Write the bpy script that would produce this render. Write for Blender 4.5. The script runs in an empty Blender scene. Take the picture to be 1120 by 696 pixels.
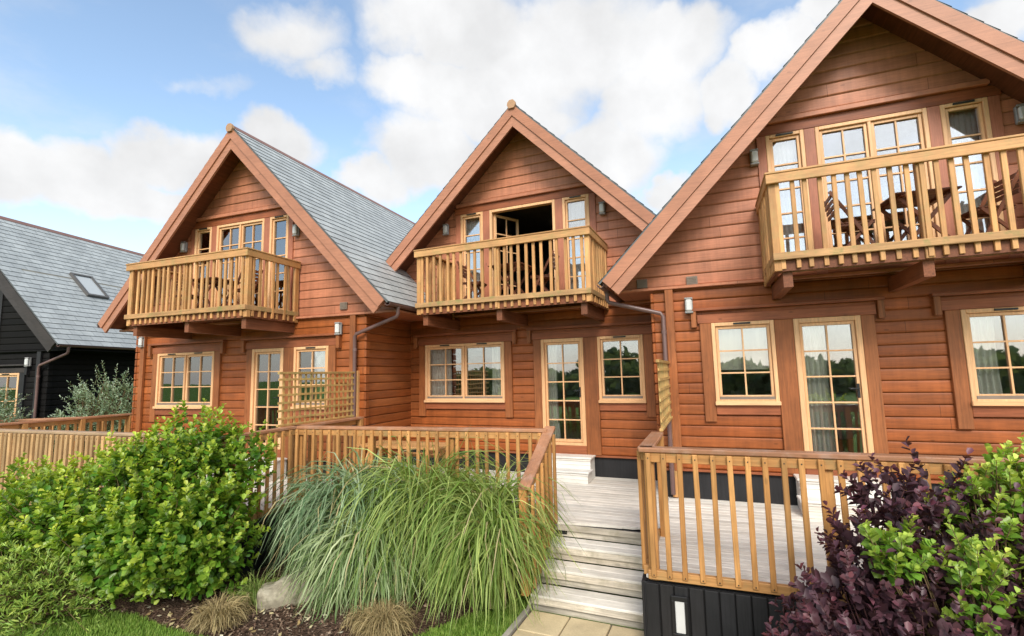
import bpy, math, random
import numpy as np
from mathutils import Vector, Matrix
R=math.radians
rnd=random.Random(7); rng=np.random.default_rng(11)
scene=bpy.context.scene
COL=scene.collection

# ------------------------------------------------------------------ helpers
class MB:
    """collects boxes, tubes and polygons, builds ONE mesh object"""
    def __init__(s): s.v=[]; s.f=[]; s.uv={}; s.sm=[]; s.ch=[]
    def add(s,vs,fs,smooth=False):
        n=len(s.v); s.ch.append((n,len(s.f))); s.v+=[tuple(p) for p in vs]
        for f in fs: s.f.append(tuple(i+n for i in f)); s.sm.append(smooth)
    def box(s,x0,x1,y0,y1,z0,z1,bev=0.0):
        if x0>x1:x0,x1=x1,x0
        if y0>y1:y0,y1=y1,y0
        if z0>z1:z0,z1=z1,z0
        if bev<=0:
            vs=[(x,y,z) for z in(z0,z1) for y in(y0,y1) for x in(x0,x1)]
            s.add(vs,[(0,2,3,1),(4,5,7,6),(0,1,5,4),(2,6,7,3),(0,4,6,2),(1,3,7,5)]); return s
        b=min(bev,(x1-x0)*.45,(y1-y0)*.45,(z1-z0)*.45)
        bm=[]
        c=[(x0,x1),(y0,y1),(z0,z1)]
        vs=[];idx={}
        for ix in(0,1):
            for iy in(0,1):
                for iz in(0,1):
                    p=[c[0][ix],c[1][iy],c[2][iz]]
                    sg=[1 if ix==0 else -1,1 if iy==0 else -1,1 if iz==0 else -1]
                    for a in range(3):
                        q=[p[k]+(0 if k==a else sg[k]*b) for k in range(3)]
                        idx[(ix,iy,iz,a)]=len(vs); vs.append(q)
        fs=[]
        def face(keys): fs.append(tuple(idx[k] for k in keys))
        face([(0,0,0,0),(0,0,1,0),(0,1,1,0),(0,1,0,0)]);face([(1,0,0,0),(1,1,0,0),(1,1,1,0),(1,0,1,0)])
        face([(0,0,0,1),(1,0,0,1),(1,0,1,1),(0,0,1,1)]);face([(0,1,0,1),(0,1,1,1),(1,1,1,1),(1,1,0,1)])
        face([(0,0,0,2),(0,1,0,2),(1,1,0,2),(1,0,0,2)]);face([(0,0,1,2),(1,0,1,2),(1,1,1,2),(0,1,1,2)])
        for a,bx,cx in((0,1,2),(1,0,2),(2,0,1)):
            for i in(0,1):
                for j in(0,1):
                    k0=[0,0,0];k0[bx]=i;k0[cx]=j;k1=list(k0);k1[a]=1
                    q=[(*k0,bx),(*k1,bx),(*k1,cx),(*k0,cx)]
                    face(q)
        for ix in(0,1):
            for iy in(0,1):
                for iz in(0,1): face([(ix,iy,iz,0),(ix,iy,iz,1),(ix,iy,iz,2)])
        s.add(vs,fs); return s
    def bar(s,p,q,w,h,up=(0,0,1),bev=0):
        """box beam from p to q, width w across, h along up"""
        p=Vector(p);q=Vector(q);d=(q-p);L=d.length;d.normalize()
        u=Vector(up);sx=d.cross(u)
        if sx.length<1e-5: u=Vector((1,0,0));sx=d.cross(u)
        sx.normalize();u=sx.cross(d)
        t=MB();t.box(-w/2,w/2,0,L,-h/2,h/2,bev)
        s.add([p+sx*a+d*b+u*c for a,b,c in t.v],t.f); return s
    def prism(s,poly,y0,y1):
        """poly of (x,z), extruded along y"""
        n=len(poly)
        vs=[(x,y0,z) for x,z in poly]+[(x,y1,z) for x,z in poly]
        s.add(vs,[tuple(range(n)),tuple(range(2*n-1,n-1,-1))]+[(i,i+n,(i+1)%n+n,(i+1)%n) for i in range(n)]); return s
    def slab(s,poly,z0,z1):
        n=len(poly)
        vs=[(x,y,z0) for x,y in poly]+[(x,y,z1) for x,y in poly]
        s.add(vs,[tuple(range(n-1,-1,-1)),tuple(range(n,2*n))]+[(i,(i+1)%n,(i+1)%n+n,i+n) for i in range(n)]); return s
    def tube(s,pts,r,n=10,cap=True):
        pts=[Vector(p) for p in pts]; rs=r if isinstance(r,(list,tuple)) else [r]*len(pts)
        rings=[];ref=Vector((.31,.87,.12)).normalized()
        for i,p in enumerate(pts):
            a=pts[max(0,i-1)];b=pts[min(len(pts)-1,i+1)];d=(b-a).normalized()
            x=d.cross(ref)
            if x.length<.05:x=d.cross(Vector((1,0,0)))
            x.normalize();y=d.cross(x)
            rings.append([p+(x*math.cos(2*math.pi*k/n)+y*math.sin(2*math.pi*k/n))*rs[i] for k in range(n)])
        vs=[v for r_ in rings for v in r_];fs=[]
        for i in range(len(pts)-1):
            for k in range(n): fs.append((i*n+k,i*n+(k+1)%n,(i+1)*n+(k+1)%n,(i+1)*n+k))
        s.add(vs,fs,True)
        if cap: s.add(rings[0],[tuple(range(n-1,-1,-1))]);s.add(rings[-1],[tuple(range(n))])
        return s
    def each(s,name,mat,parent):
        """one object for every piece added"""
        out=[]
        for i,(a,b) in enumerate(s.ch):
            a2,b2=s.ch[i+1] if i+1<len(s.ch) else (len(s.v),len(s.f))
            t=MB();t.add(s.v[a:a2],[tuple(k-a for k in f) for f in s.f[b:b2]]);out.append(t.build(name,mat,parent))
        return out
    def build(s,name,mat,parent=None,smooth=None):
        me=bpy.data.meshes.new(name);me.from_pydata(s.v,[],s.f)
        if smooth is None: me.polygons.foreach_set('use_smooth',s.sm)
        elif smooth: me.polygons.foreach_set('use_smooth',[True]*len(s.f))
        me.update(); me.materials.append(mat)
        o=bpy.data.objects.new(name,me);COL.objects.link(o)
        if parent is not None:o.parent=parent
        return o
def tag(o,label=None,cat=None,group=None,kind=None):
    if label:o['label']=label
    if cat:o['category']=cat
    if group:o['group']=group
    if kind:o['kind']=kind
    return o
def empty(name,loc,rz,label,cat,group=None):
    o=bpy.data.objects.new(name,None);COL.objects.link(o);o.empty_display_size=.3
    o.location=loc;o.rotation_euler=(0,0,rz);return tag(o,label,cat,group)
def kids(o): return [c for c in bpy.data.objects if c.parent==o]
def copy_tree(o,parent=None):
    ch=kids(o);c=o.copy();COL.objects.link(c);c.parent=parent
    for k in ch: copy_tree(k,c)
    return c
def np_mesh(name,v,f,mat,parent=None,attrs=None,smooth=True):
    """v (n,3), f (m,k) all same size; attrs name->(n,) float point attribute"""
    me=bpy.data.meshes.new(name);k=f.shape[1]
    me.vertices.add(len(v));me.vertices.foreach_set('co',np.ascontiguousarray(v,dtype=np.float32).ravel())
    me.loops.add(f.size);me.loops.foreach_set('vertex_index',np.ascontiguousarray(f,dtype=np.int32).ravel())
    me.polygons.add(len(f));me.polygons.foreach_set('loop_start',np.arange(0,f.size,k,dtype=np.int32))
    me.polygons.foreach_set('loop_total',np.full(len(f),k,dtype=np.int32))
    if smooth: me.polygons.foreach_set('use_smooth',np.ones(len(f),dtype=bool))
    if attrs:
        for n,a in attrs.items():
            at=me.attributes.new(n,'FLOAT','POINT');at.data.foreach_set('value',np.ascontiguousarray(a,dtype=np.float32))
    me.update();me.validate();me.materials.append(mat)
    o=bpy.data.objects.new(name,me);COL.objects.link(o)
    if parent is not None:o.parent=parent
    return o

# ------------------------------------------------------------------ materials
class NT:
    def __init__(s,name):
        s.m=bpy.data.materials.new(name);s.m.use_nodes=True;s.t=s.m.node_tree;s.t.nodes.clear()
        s.out=s.n('ShaderNodeOutputMaterial')
    def n(s,typ,**kw):
        x=s.t.nodes.new(typ)
        for k,v in kw.items():
            if hasattr(x,k) and not k.startswith('i_'): setattr(x,k,v)
        return x
    def l(s,a,b): s.t.links.new(a,b)
    def setv(s,sock,v):
        if isinstance(v,bpy.types.NodeSocket): s.l(v,sock)
        else: sock.default_value=v
    def math(s,op,a,b=None,c=None,clamp=False):
        x=s.n('ShaderNodeMath');x.operation=op;x.use_clamp=clamp
        s.setv(x.inputs[0],a)
        if b is not None:s.setv(x.inputs[1],b)
        if c is not None:s.setv(x.inputs[2],c)
        return x.outputs[0]
    def vmul(s,v,k):
        x=s.n('ShaderNodeVectorMath');x.operation='MULTIPLY';s.setv(x.inputs[0],v);s.setv(x.inputs[1],k);return x.outputs[0]
    def vadd(s,v,k):
        x=s.n('ShaderNodeVectorMath');x.operation='ADD';s.setv(x.inputs[0],v);s.setv(x.inputs[1],k);return x.outputs[0]
    def noise(s,v,scale,detail=3,rough=.55,dist=0):
        x=s.n('ShaderNodeTexNoise');s.l(v,x.inputs['Vector']);x.inputs['Scale'].default_value=scale;x.inputs['Detail'].default_value=detail
        x.inputs['Roughness'].default_value=rough;x.inputs['Distortion'].default_value=dist;return x.outputs['Fac']
    def ramp(s,f,stops):
        x=s.n('ShaderNodeValToRGB');s.l(f,x.inputs[0]);e=x.color_ramp.elements
        while len(e)<len(stops):e.new(.5)
        for i,(p,c) in enumerate(stops):
            e[i].position=p;e[i].color=(c,c,c,1) if isinstance(c,(int,float)) else (*c,1)
        return x.outputs[0]
    def mix(s,f,a,b,typ='MIX'):
        x=s.n('ShaderNodeMix');x.data_type='RGBA';x.blend_type=typ;s.setv(x.inputs[0],f)
        for so,v in((x.inputs[6],a),(x.inputs[7],b)):
            if isinstance(v,bpy.types.NodeSocket):s.l(v,so)
            else:so.default_value=(v,v,v,1) if isinstance(v,(int,float)) else (*v[:3],1)
        return x.outputs[2]
    def bsdf(s,col,rough=.6,spec=.3,metal=0,bump=None,bstr=.2,bdist=.01,trans=0):
        b=s.n('ShaderNodeBsdfPrincipled')
        if isinstance(col,bpy.types.NodeSocket):s.l(col,b.inputs['Base Color'])
        else:b.inputs['Base Color'].default_value=(*col,1)
        s.setv(b.inputs['Roughness'],rough);b.inputs['Specular IOR Level'].default_value=spec;b.inputs['Metallic'].default_value=metal
        if bump is not None:
            k=s.n('ShaderNodeBump');k.inputs['Strength'].default_value=bstr;k.inputs['Distance'].default_value=bdist
            s.l(bump,k.inputs['Height']);s.l(k.outputs[0],b.inputs['Normal'])
        s.l(b.outputs[0],s.out.inputs[0]);return b
    def rand(s):
        a=s.n('ShaderNodeNewGeometry').outputs['Random Per Island'];b=s.n('ShaderNodeObjectInfo').outputs['Random']
        return s.math('FRACT',s.math('ADD',a,b))
    def obj(s): return s.n('ShaderNodeTexCoord').outputs['Object']

def wood(name,col,axis='x',var=.28,rough=.55,spec=.3,knots=.6,hue=.06,grain=.35,dirt=None,bstr=.25,blotch=.3,col2=None,boards=0,streak=0):
    N=NT(name);co=N.obj();r=N.rand()
    off=N.n('ShaderNodeCombineXYZ')
    for i,k in enumerate((37.1,19.7,53.3)): N.l(N.math('MULTIPLY',r,k),off.inputs[i])
    c2=N.vadd(co,off.outputs[0])
    sc={'x':(1.1,24,24),'y':(24,1.1,24),'z':(24,24,1.1)}[axis]
    g=N.noise(N.vmul(c2,sc),1.6,5,.6,.6)
    fine=N.noise(N.vmul(c2,tuple(3.5*q for q in sc)),1.6,3,.6)
    big=N.noise(c2,1.7,4,.6)
    gm=N.ramp(g,[(.3,1-grain),(.62,1.06)])
    v=N.math('MULTIPLY_ADD',r,var*1.4,1-var*.7)
    c=N.mix(N.math('MULTIPLY',N.math('FRACT',N.math('MULTIPLY',r,7.31)),1.0),col,col2 if col2 else tuple(max(0,q*k) for q,k in zip(col,(1-hue,1-2*hue,1-3*hue))))
    c=N.mix(1,c,gm,'MULTIPLY')
    c=N.mix(1,c,N.ramp(fine,[(.3,.86),(.7,1.06)]),'MULTIPLY')
    c=N.mix(1,c,N.ramp(big,[(.3,1-blotch),(.68,1.08)]),'MULTIPLY')
    vv=N.n('ShaderNodeCombineColor');[N.l(v,vv.inputs[i]) for i in range(3)]
    c=N.mix(1,c,vv.outputs[0],'MULTIPLY')
    if knots>0:
        ks={'x':(2.2,5.5,5.5),'y':(5.5,2.2,5.5),'z':(5.5,5.5,2.2)}[axis]
        vo=N.n('ShaderNodeTexVoronoi');N.l(N.vmul(c2,ks),vo.inputs['Vector']);vo.inputs['Scale'].default_value=1
        k=N.ramp(vo.outputs['Distance'],[(.0,1.),(.055,.8),(.09,0.)])
        c=N.mix(N.math('MULTIPLY',k,knots),c,tuple(q*.28 for q in col))
    if boards:
        sp=N.n('ShaderNodeSeparateXYZ');N.l(co,sp.inputs[0]);a_={'x':0,'y':1,'z':2}[axis]
        u=N.math('ADD',N.math('DIVIDE',sp.outputs[a_],boards),N.math('MULTIPLY',r,17.3))
        wn_=N.n('ShaderNodeTexWhiteNoise');wn_.noise_dimensions='2D';cb=N.n('ShaderNodeCombineXYZ');N.l(N.math('FLOOR',u),cb.inputs[0]);N.l(N.math('MULTIPLY',r,91.7),cb.inputs[1]);N.l(cb.outputs[0],wn_.inputs['Vector'])
        tv=N.math('MULTIPLY_ADD',wn_.outputs['Value'],.20,.90);jl=N.math('SUBTRACT',1.0,N.math('MULTIPLY',N.math('LESS_THAN',N.math('FRACT',u),.0035/boards*1.6),.7));tv=N.math('MULTIPLY',tv,jl)
        cc=N.n('ShaderNodeCombineColor');[N.l(tv,cc.inputs[i]) for i in range(3)];c=N.mix(1,c,cc.outputs[0],'MULTIPLY')
    if streak:
        sn=N.noise(N.vmul(co,(7,7,.45)),1.3,5,.65);c=N.mix(1,c,N.ramp(sn,[(.36,1-streak),(.6,1.04)]),'MULTIPLY')
    if dirt:
        dn=N.noise(N.vadd(co,(3.3,1.2,8.1)),5.,5,.65)
        c=N.mix(N.math('MULTIPLY',N.ramp(dn,[(.5,0.),(.68,1.)]),dirt[1]),c,dirt[0])
    N.bsdf(c,rough,spec,bump=g,bstr=bstr,bdist=.004)
    return N.m
def plain(name,col,rough=.5,spec=.4,metal=0,var=.12,scale=6):
    N=NT(name);n=N.noise(N.obj(),scale,5,.6)
    c=N.mix(1,col,N.ramp(n,[(.3,1-var*1.5),(.7,1+var*.4)]),'MULTIPLY')
    N.bsdf(c,rough,spec,metal,bump=n,bstr=.08);return N.m
def glass_mat(name,base=.16):
    N=NT(name)
    tr=N.n('ShaderNodeBsdfTransparent');tr.inputs[0].default_value=(.93,.95,.94,1)
    gl=N.n('ShaderNodeBsdfGlossy');gl.inputs['Roughness'].default_value=.015;gl.inputs[0].default_value=(.95,.97,1,1)
    nz=N.noise(N.obj(),1.4,2,.5);bp=N.n('ShaderNodeBump');bp.inputs['Strength'].default_value=.05;bp.inputs['Distance'].default_value=.05
    N.l(nz,bp.inputs['Height']);N.l(bp.outputs[0],gl.inputs['Normal'])
    fr=N.n('ShaderNodeFresnel');fr.inputs[0].default_value=1.5
    f=N.math('ADD',N.math('MULTIPLY',fr.outputs[0],1.5),base,clamp=True)
    mx=N.n('ShaderNodeMixShader');N.l(f,mx.inputs[0]);N.l(tr.outputs[0],mx.inputs[1]);N.l(gl.outputs[0],mx.inputs[2]);N.l(mx.outputs[0],N.out.inputs[0]);return N.m
def slate_mat(name):
    N=NT(name)
    uv=N.n('ShaderNodeUVMap').outputs[0]
    br=N.n('ShaderNodeTexBrick');N.l(uv,br.inputs['Vector']);br.offset=.5
    br.inputs['Scale'].default_value=1;br.inputs['Mortar Size'].default_value=.006;br.inputs['Brick Width'].default_value=.33;br.inputs['Row Height'].default_value=.215
    br.inputs['Color1'].default_value=(.345,.365,.36,1);br.inputs['Color2'].default_value=(.41,.43,.42,1);br.inputs['Mortar'].default_value=(.09,.1,.1,1);br.inputs['Bias'].default_value=.0
    br.inputs['Mortar Smooth'].default_value=.3
    n=N.noise(N.obj(),2.2,6,.65);n2=N.noise(N.obj(),30,4,.6)
    c=N.mix(1,br.outputs[0],N.ramp(n,[(.3,.8),(.7,1.15)]),'MULTIPLY')
    c=N.mix(1,c,N.ramp(n2,[(.3,.86),(.7,1.1)]),'MULTIPLY')
    lich=N.ramp(N.noise(N.vadd(N.obj(),(5,2,1)),7,5,.7),[(.63,0.),(.72,.5)])
    c=N.mix(lich,c,(.36,.38,.33))
    N.bsdf(c,.5,.5,bump=n2,bstr=.25,bdist=.006);return N.m
def leaf_mat(name,old,new,rough=.38,spec=.5,trans=.35,hue=.14,under=None,dead=0):
    N=NT(name)
    at=N.n('ShaderNodeAttribute');at.attribute_name='young'
    r=N.n('ShaderNodeNewGeometry');ri=r.outputs['Random Per Island']
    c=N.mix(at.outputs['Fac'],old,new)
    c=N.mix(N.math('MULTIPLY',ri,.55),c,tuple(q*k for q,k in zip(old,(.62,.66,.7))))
    hs=N.n('ShaderNodeHueSaturation');N.l(N.math('MULTIPLY_ADD',N.math('FRACT',N.math('MULTIPLY',ri,13.7)),hue*.3,.5-hue*.15),hs.inputs['Hue']);N.l(c,hs.inputs['Color'])
    N.l(N.math('MULTIPLY_ADD',N.math('FRACT',N.math('MULTIPLY',ri,5.3)),.5,.78),hs.inputs['Value'])
    col=hs.outputs[0]
    if dead: col=N.mix(N.math('LESS_THAN',N.math('FRACT',N.math('MULTIPLY',ri,29.3)),dead),col,(.46,.38,.20))
    if under: col=N.mix(r.outputs['Backfacing'],col,under)
    b=N.bsdf(col,rough,spec)
    tl=N.n('ShaderNodeBsdfTranslucent');N.l(N.mix(1,col,(1.25,1.2,.6),'MULTIPLY'),tl.inputs[0])
    mx=N.n('ShaderNodeMixShader');mx.inputs[0].default_value=trans;N.l(b.outputs[0],mx.inputs[1]);N.l(tl.outputs[0],mx.inputs[2]);N.l(mx.outputs[0],N.out.inputs[0]);return N.m

M={}
M['log']=wood('cedar_log_siding',(.365,.108,.030),'x',var=.18,rough=.47,spec=.3,hue=.10,blotch=.30,grain=.26,bstr=.12,boards=2.7,streak=.13)
M['log_y']=wood('cedar_log_side',(.38,.12,.034),'y',var=.26,rough=.45,spec=.4,hue=.12)
M['clad']=wood('faded_gable_boards',(.51,.205,.115),'x',var=.12,rough=.45,spec=.3,hue=.05,blotch=.18,grain=.14,knots=.5,bstr=.06,boards=3.1,streak=.14)
M['trim']=wood('cedar_trim_flat',(.34,.108,.045),'x',var=.15,rough=.5,grain=.3)
M['trim_z']=wood('cedar_trim_upright',(.36,.125,.042),'z',var=.2,rough=.5,grain=.35,knots=.5)
M['band_z']=wood('window_band_boards',(.43,.16,.09),'z',var=.1,rough=.45,grain=.15,bstr=.08)
M['barge']=wood('barge_board_stain',(.43,.195,.118),'x',var=.08,rough=.45,grain=.14,blotch=.16,knots=.5,bstr=.08)
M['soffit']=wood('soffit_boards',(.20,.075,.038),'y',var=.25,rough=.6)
M['frame']=wood('pale_window_timber',(.76,.455,.235),'z',var=.08,rough=.42,grain=.14,knots=.2,blotch=.1,bstr=.1)
M['frame_x']=wood('pale_window_timber_across',(.76,.455,.235),'x',var=.08,rough=.42,grain=.14,knots=.2,blotch=.1,bstr=.1)
M['balc']=wood('balcony_pine_upright',(.62,.33,.13),'z',var=.26,rough=.5,grain=.22,knots=.55,hue=.07,dirt=((.30,.27,.10),.35))
M['balc_x']=wood('balcony_pine_across',(.60,.32,.13),'x',var=.15,rough=.5,grain=.24,knots=.6,dirt=((.27,.25,.09),.4))
M['balc_moss']=wood('balcony_fascia_pine',(.50,.29,.13),'x',var=.15,rough=.6,grain=.3,knots=.5,dirt=((.16,.20,.06),.75))
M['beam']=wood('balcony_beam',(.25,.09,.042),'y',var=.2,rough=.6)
M['rail']=wood('deck_baluster_pine',(.58,.30,.105),'z',var=.3,rough=.5,grain=.28,knots=.5,hue=.08)
M['rail_grey']=wood('weathered_baluster_pine',(.55,.34,.16),'z',var=.3,rough=.6,grain=.3,knots=.4,hue=.05)
M['hand']=wood('deck_handrail_stain',(.44,.21,.11),'x',var=.15,rough=.42,spec=.45,grain=.25,dirt=((.44,.33,.26),.35))
M['hand_grey']=wood('weathered_handrail',(.45,.31,.19),'x',var=.15,rough=.5,spec=.4,grain=.3)
M['trellis']=wood('trellis_pine',(.60,.38,.14),'z',var=.22,rough=.6,grain=.3,knots=.3,dirt=((.36,.38,.14),.5))
M['deck']=wood('bleached_decking',(.74,.70,.625),'x',var=.16,rough=.65,grain=.18,knots=.2,blotch=.18,hue=.03,dirt=((.42,.38,.32),.3))
M['riser']=wood('weathered_step_boards',(.64,.58,.48),'x',var=.3,rough=.7,grain=.4,knots=.5,blotch=.35,hue=.04,dirt=((.26,.23,.15),.6))
M['white']=wood('white_painted_step',(.74,.725,.68),'x',var=.08,rough=.5,grain=.1,knots=.1,blotch=.15)
M['black']=wood('black_stained_boards',(.022,.022,.024),'z',var=.3,rough=.6,grain=.3,knots=.2)
M['black_x']=wood('black_stained_logs',(.008,.007,.0068),'x',var=.4,rough=.7,spec=.15,grain=.3,knots=.2)
M['black_barge']=wood('black_barge_stain',(.045,.038,.036),'x',var=.2,rough=.5,grain=.3,knots=.2)
M['pipe']=plain('brown_plastic_pipe',(.15,.085,.075),.35,.5)
M['vent']=plain('grey_brown_vent',(.22,.17,.13),.6)
M['dark']=plain('dark_rubber',(.02,.02,.02),.5)
M['metal']=plain('grey_lamp_metal',(.30,.29,.28),.4,.5)
M['lens']=plain('milky_lamp_glass',(.60,.60,.58),.25,.5,var=.05)
M['room']=plain('room_plaster',(.40,.36,.30),.9,.1)
M['roomdark']=plain('room_plaster_shaded',(.07,.06,.05),.9,.1)  # room plaster darkened: shade of the open upstairs room put into its colour
M['slate']=slate_mat('grey_green_slate')
M['ridge']=plain('clay_ridge_tile',(.22,.12,.10),.7)
M['glass']=glass_mat('window_glass',.13)
M['glass_hi']=glass_mat('coated_upper_glass',.17)
M['teak']=wood('oiled_teak',(.22,.075,.033),'x',var=.3,rough=.45,grain=.35,knots=.2)
M['black_fin']=plain('black_powder_metal',(.012,.012,.013),.4)
def curtain_mat(name,col):
    N=NT(name);n=N.noise(N.vmul(N.obj(),(9,9,.6)),1.5,3)
    c=N.mix(1,col,N.ramp(n,[(.3,.85),(.7,1.05)]),'MULTIPLY');b=N.bsdf(c,.9,.1)
    tl=N.n('ShaderNodeBsdfTranslucent');N.l(c,tl.inputs[0]);mx=N.n('ShaderNodeMixShader');mx.inputs[0].default_value=.12
    N.l(b.outputs[0],mx.inputs[1]);N.l(tl.outputs[0],mx.inputs[2]);N.l(mx.outputs[0],N.out.inputs[0]);return N.m
M['curtain']=curtain_mat('cream_curtain_cloth',(.90,.86,.76));M['net']=curtain_mat('white_net_cloth',(.85,.85,.84));M['blind']=curtain_mat('cream_blind_cloth',(.85,.80,.66))

# ------------------------------------------------------------------ frames of reference (metres, camera above the origin)
EYE=2.74; GZ=EYE-1.42
CH={'L':(-6.0228,10.8167,-.3410,-.031),'C':(.28545,10.20637,-.4089,0.),'R':(5.4103,6.8724,-.3760,.043),'D':(-16.3151,14.2735,-.1424,-.354)}
def Wp(ch,x,y,z=0):
    X,Y,t,dz=CH[ch];c,s=math.cos(t),math.sin(t);return Vector((X+x*c-y*s,Y+x*s+y*c,GZ+z))
DECK=-.58       # deck level below the door sill (in the GZ frame)
UPR=Vector((0,0,1))

def siding(mb,lim,z0,z1,pitch,openings,y0,bulge=.005):
    """horizontal boards with rounded faces and dark grooves; lim(z)->(xl,xr); openings (x0,x1,z0,z1)"""
    fr=[0,.05,.075,.2,.5,.8,.93,.985,1.0]
    z=z0
    while z<z1-1e-4:
        zt=min(z+pitch,z1)
        zs=sorted(set([round(z+f*(pitch),5) for f in fr if z+f*pitch<=zt+1e-5]+[round(o[k],5) for o in openings for k in(2,3) if z<o[k]<zt]+[round(zt,5)]))
        idx={}
        jit=rnd.uniform(-.0025,.0025)
        def vert(x,zz):
            f=(zz-z)/pitch;y=y0+jit-bulge*(1-abs(2*f-1)**6)+(.018 if f<.06 else .003 if f>.99 else 0)
            k=(round(x,4),round(zz,4))
            if k not in idx: idx[k]=len(mb.v);mb.v.append((x,y,zz))
            return idx[k]
        for a,b in zip(zs[:-1],zs[1:]):
            if b-a<1e-4: continue
            m=(a+b)/2;la,ra=lim(a);lb,rb=lim(b)
            segs=[(la,lb,None)]
            cuts=sorted([(o[0],o[1]) for o in openings if o[2]<m<o[3]])
            cur=(la,lb)
            for c0,c1 in cuts:
                if c0>cur[0]: 
                    mb.f.append((vert(cur[0],a),vert(c0,a),vert(c0,b),vert(cur[1],b)));mb.sm.append(True)
                cur=(c1,c1)
            if ra>cur[0]+1e-4 and rb>=cur[1]:
                mb.f.append((vert(cur[0],a),vert(ra,a),vert(rb,b),vert(cur[1],b)));mb.sm.append(True)
        z=zt

def glazed(parent,x0,x1,z0,z1,cols,rows,yf,name='window',fw=.055,leaf=1,glass='glass',sill=False,vent=True,handle=0,gy=.05):
    """pale timber frame with sashes, bars and glass, standing in the wall plane yf (outside is -y)"""
    mb=MB();fd=.10;bv=.006
    mb.box(x0,x0+fw,yf-.035,yf+fd,z0,z1,bv);mb.box(x1-fw,x1,yf-.035,yf+fd,z0,z1,bv)
    mb.box(x0+fw,x1-fw,yf-.033,yf+fd,z1-fw,z1,bv);mb.box(x0+fw,x1-fw,yf-.033,yf+fd,z0,z0+fw*.8,bv)
    w=(x1-x0-2*fw);lw=w/leaf
    for i in range(1,leaf): xm=x0+fw+i*lw;mb.box(xm-.022,xm+.022,yf-.028,yf+fd,z0+fw*.8,z1-fw,.004)
    F=mb.build(name,M['frame'],parent)
    if sill: MB().box(x0-.01,x1+.01,yf-.075,yf-.03,z0-.045,z0+.012,.006).build('sill',M['frame_x'],F)
    for i in range(leaf):
        sash=MB();a=x0+fw+i*lw+(.0 if i==0 else .022);b=x0+fw+(i+1)*lw-(.0 if i==leaf-1 else .022)
        s=.045;yb0,yb1=yf+.0,yf+.065
        zb=z0+fw*.8+.004;zt=z1-fw-.003
        sash.box(a+.003,a+s,yb0,yb1,zb,zt,.005);sash.box(b-s,b-.003,yb0,yb1,zb,zt,.005)
        sash.box(a+s,b-s,yb0+.002,yb1,zt-s,zt,.005);sash.box(a+s,b-s,yb0+.002,yb1,zb,zb+s*1.25,.005)
        ax,bx,az,bz=a+s,b-s,zb+s*1.25,zt-s
        for c in range(1,cols):
            xc=ax+(bx-ax)*c/cols;sash.box(xc-.011,xc+.011,yf+.012,yf+.055,az,bz)
        for r in range(1,rows):
            zc=az+(bz-az)*r/rows;sash.box(ax,bx,yf+.014,yf+.053,zc-.011,zc+.011)
        sash.build('sash',M['frame'],F)
        MB().box(ax-.005,bx+.005,yf+gy-.012,yf+gy-.006,az-.005,bz+.005).build('pane',M[glass],F)
        if sill: MB().box(a+.003,b-.003,yf-.03,yf-.001,zb-.012,zb+.036,.004).build('drip_strip',M['vent'],F)
        if vent:
            xc=x0+fw+lw*(i+.5);MB().box(xc-.12,xc+.12,yf-.052,yf-.03,z1-.038,z1-.012,.003).build('trickle_vent',M['dark'],F)
    if handle:
        xh=x1-fw-.035 if handle>0 else x0+fw+.035
        h=MB();h.box(xh-.018,xh+.018,yf-.012,yf+.002,z0+.93,z0+1.13,.004);h.bar((xh,yf-.045,z0+1.06),(xh-handle*.11,yf-.045,z0+1.06),.018,.018);h.box(xh-.01,xh+.01,yf-.05,yf-.01,z0+1.05,z0+1.07)
        h.build('handle',M['black_fin'],F)
    return F

def bulkhead(parent,x,z,y):
    o=MB().box(x-.06,x+.06,y-.035,y+.02,z-.125,z+.125,.012)
    t=o.box(x-.062,x+.062,y-.085,y-.035,z-.127,z-.095,.008).box(x-.062,x+.062,y-.085,y-.035,z+.095,z+.127,.008).build('wall_light',M['metal'],parent)
    MB().box(x-.05,x+.05,y-.10,y-.036,z-.094,z+.094,.02).build('lamp_lens',M['lens'],t)
    return t

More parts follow.
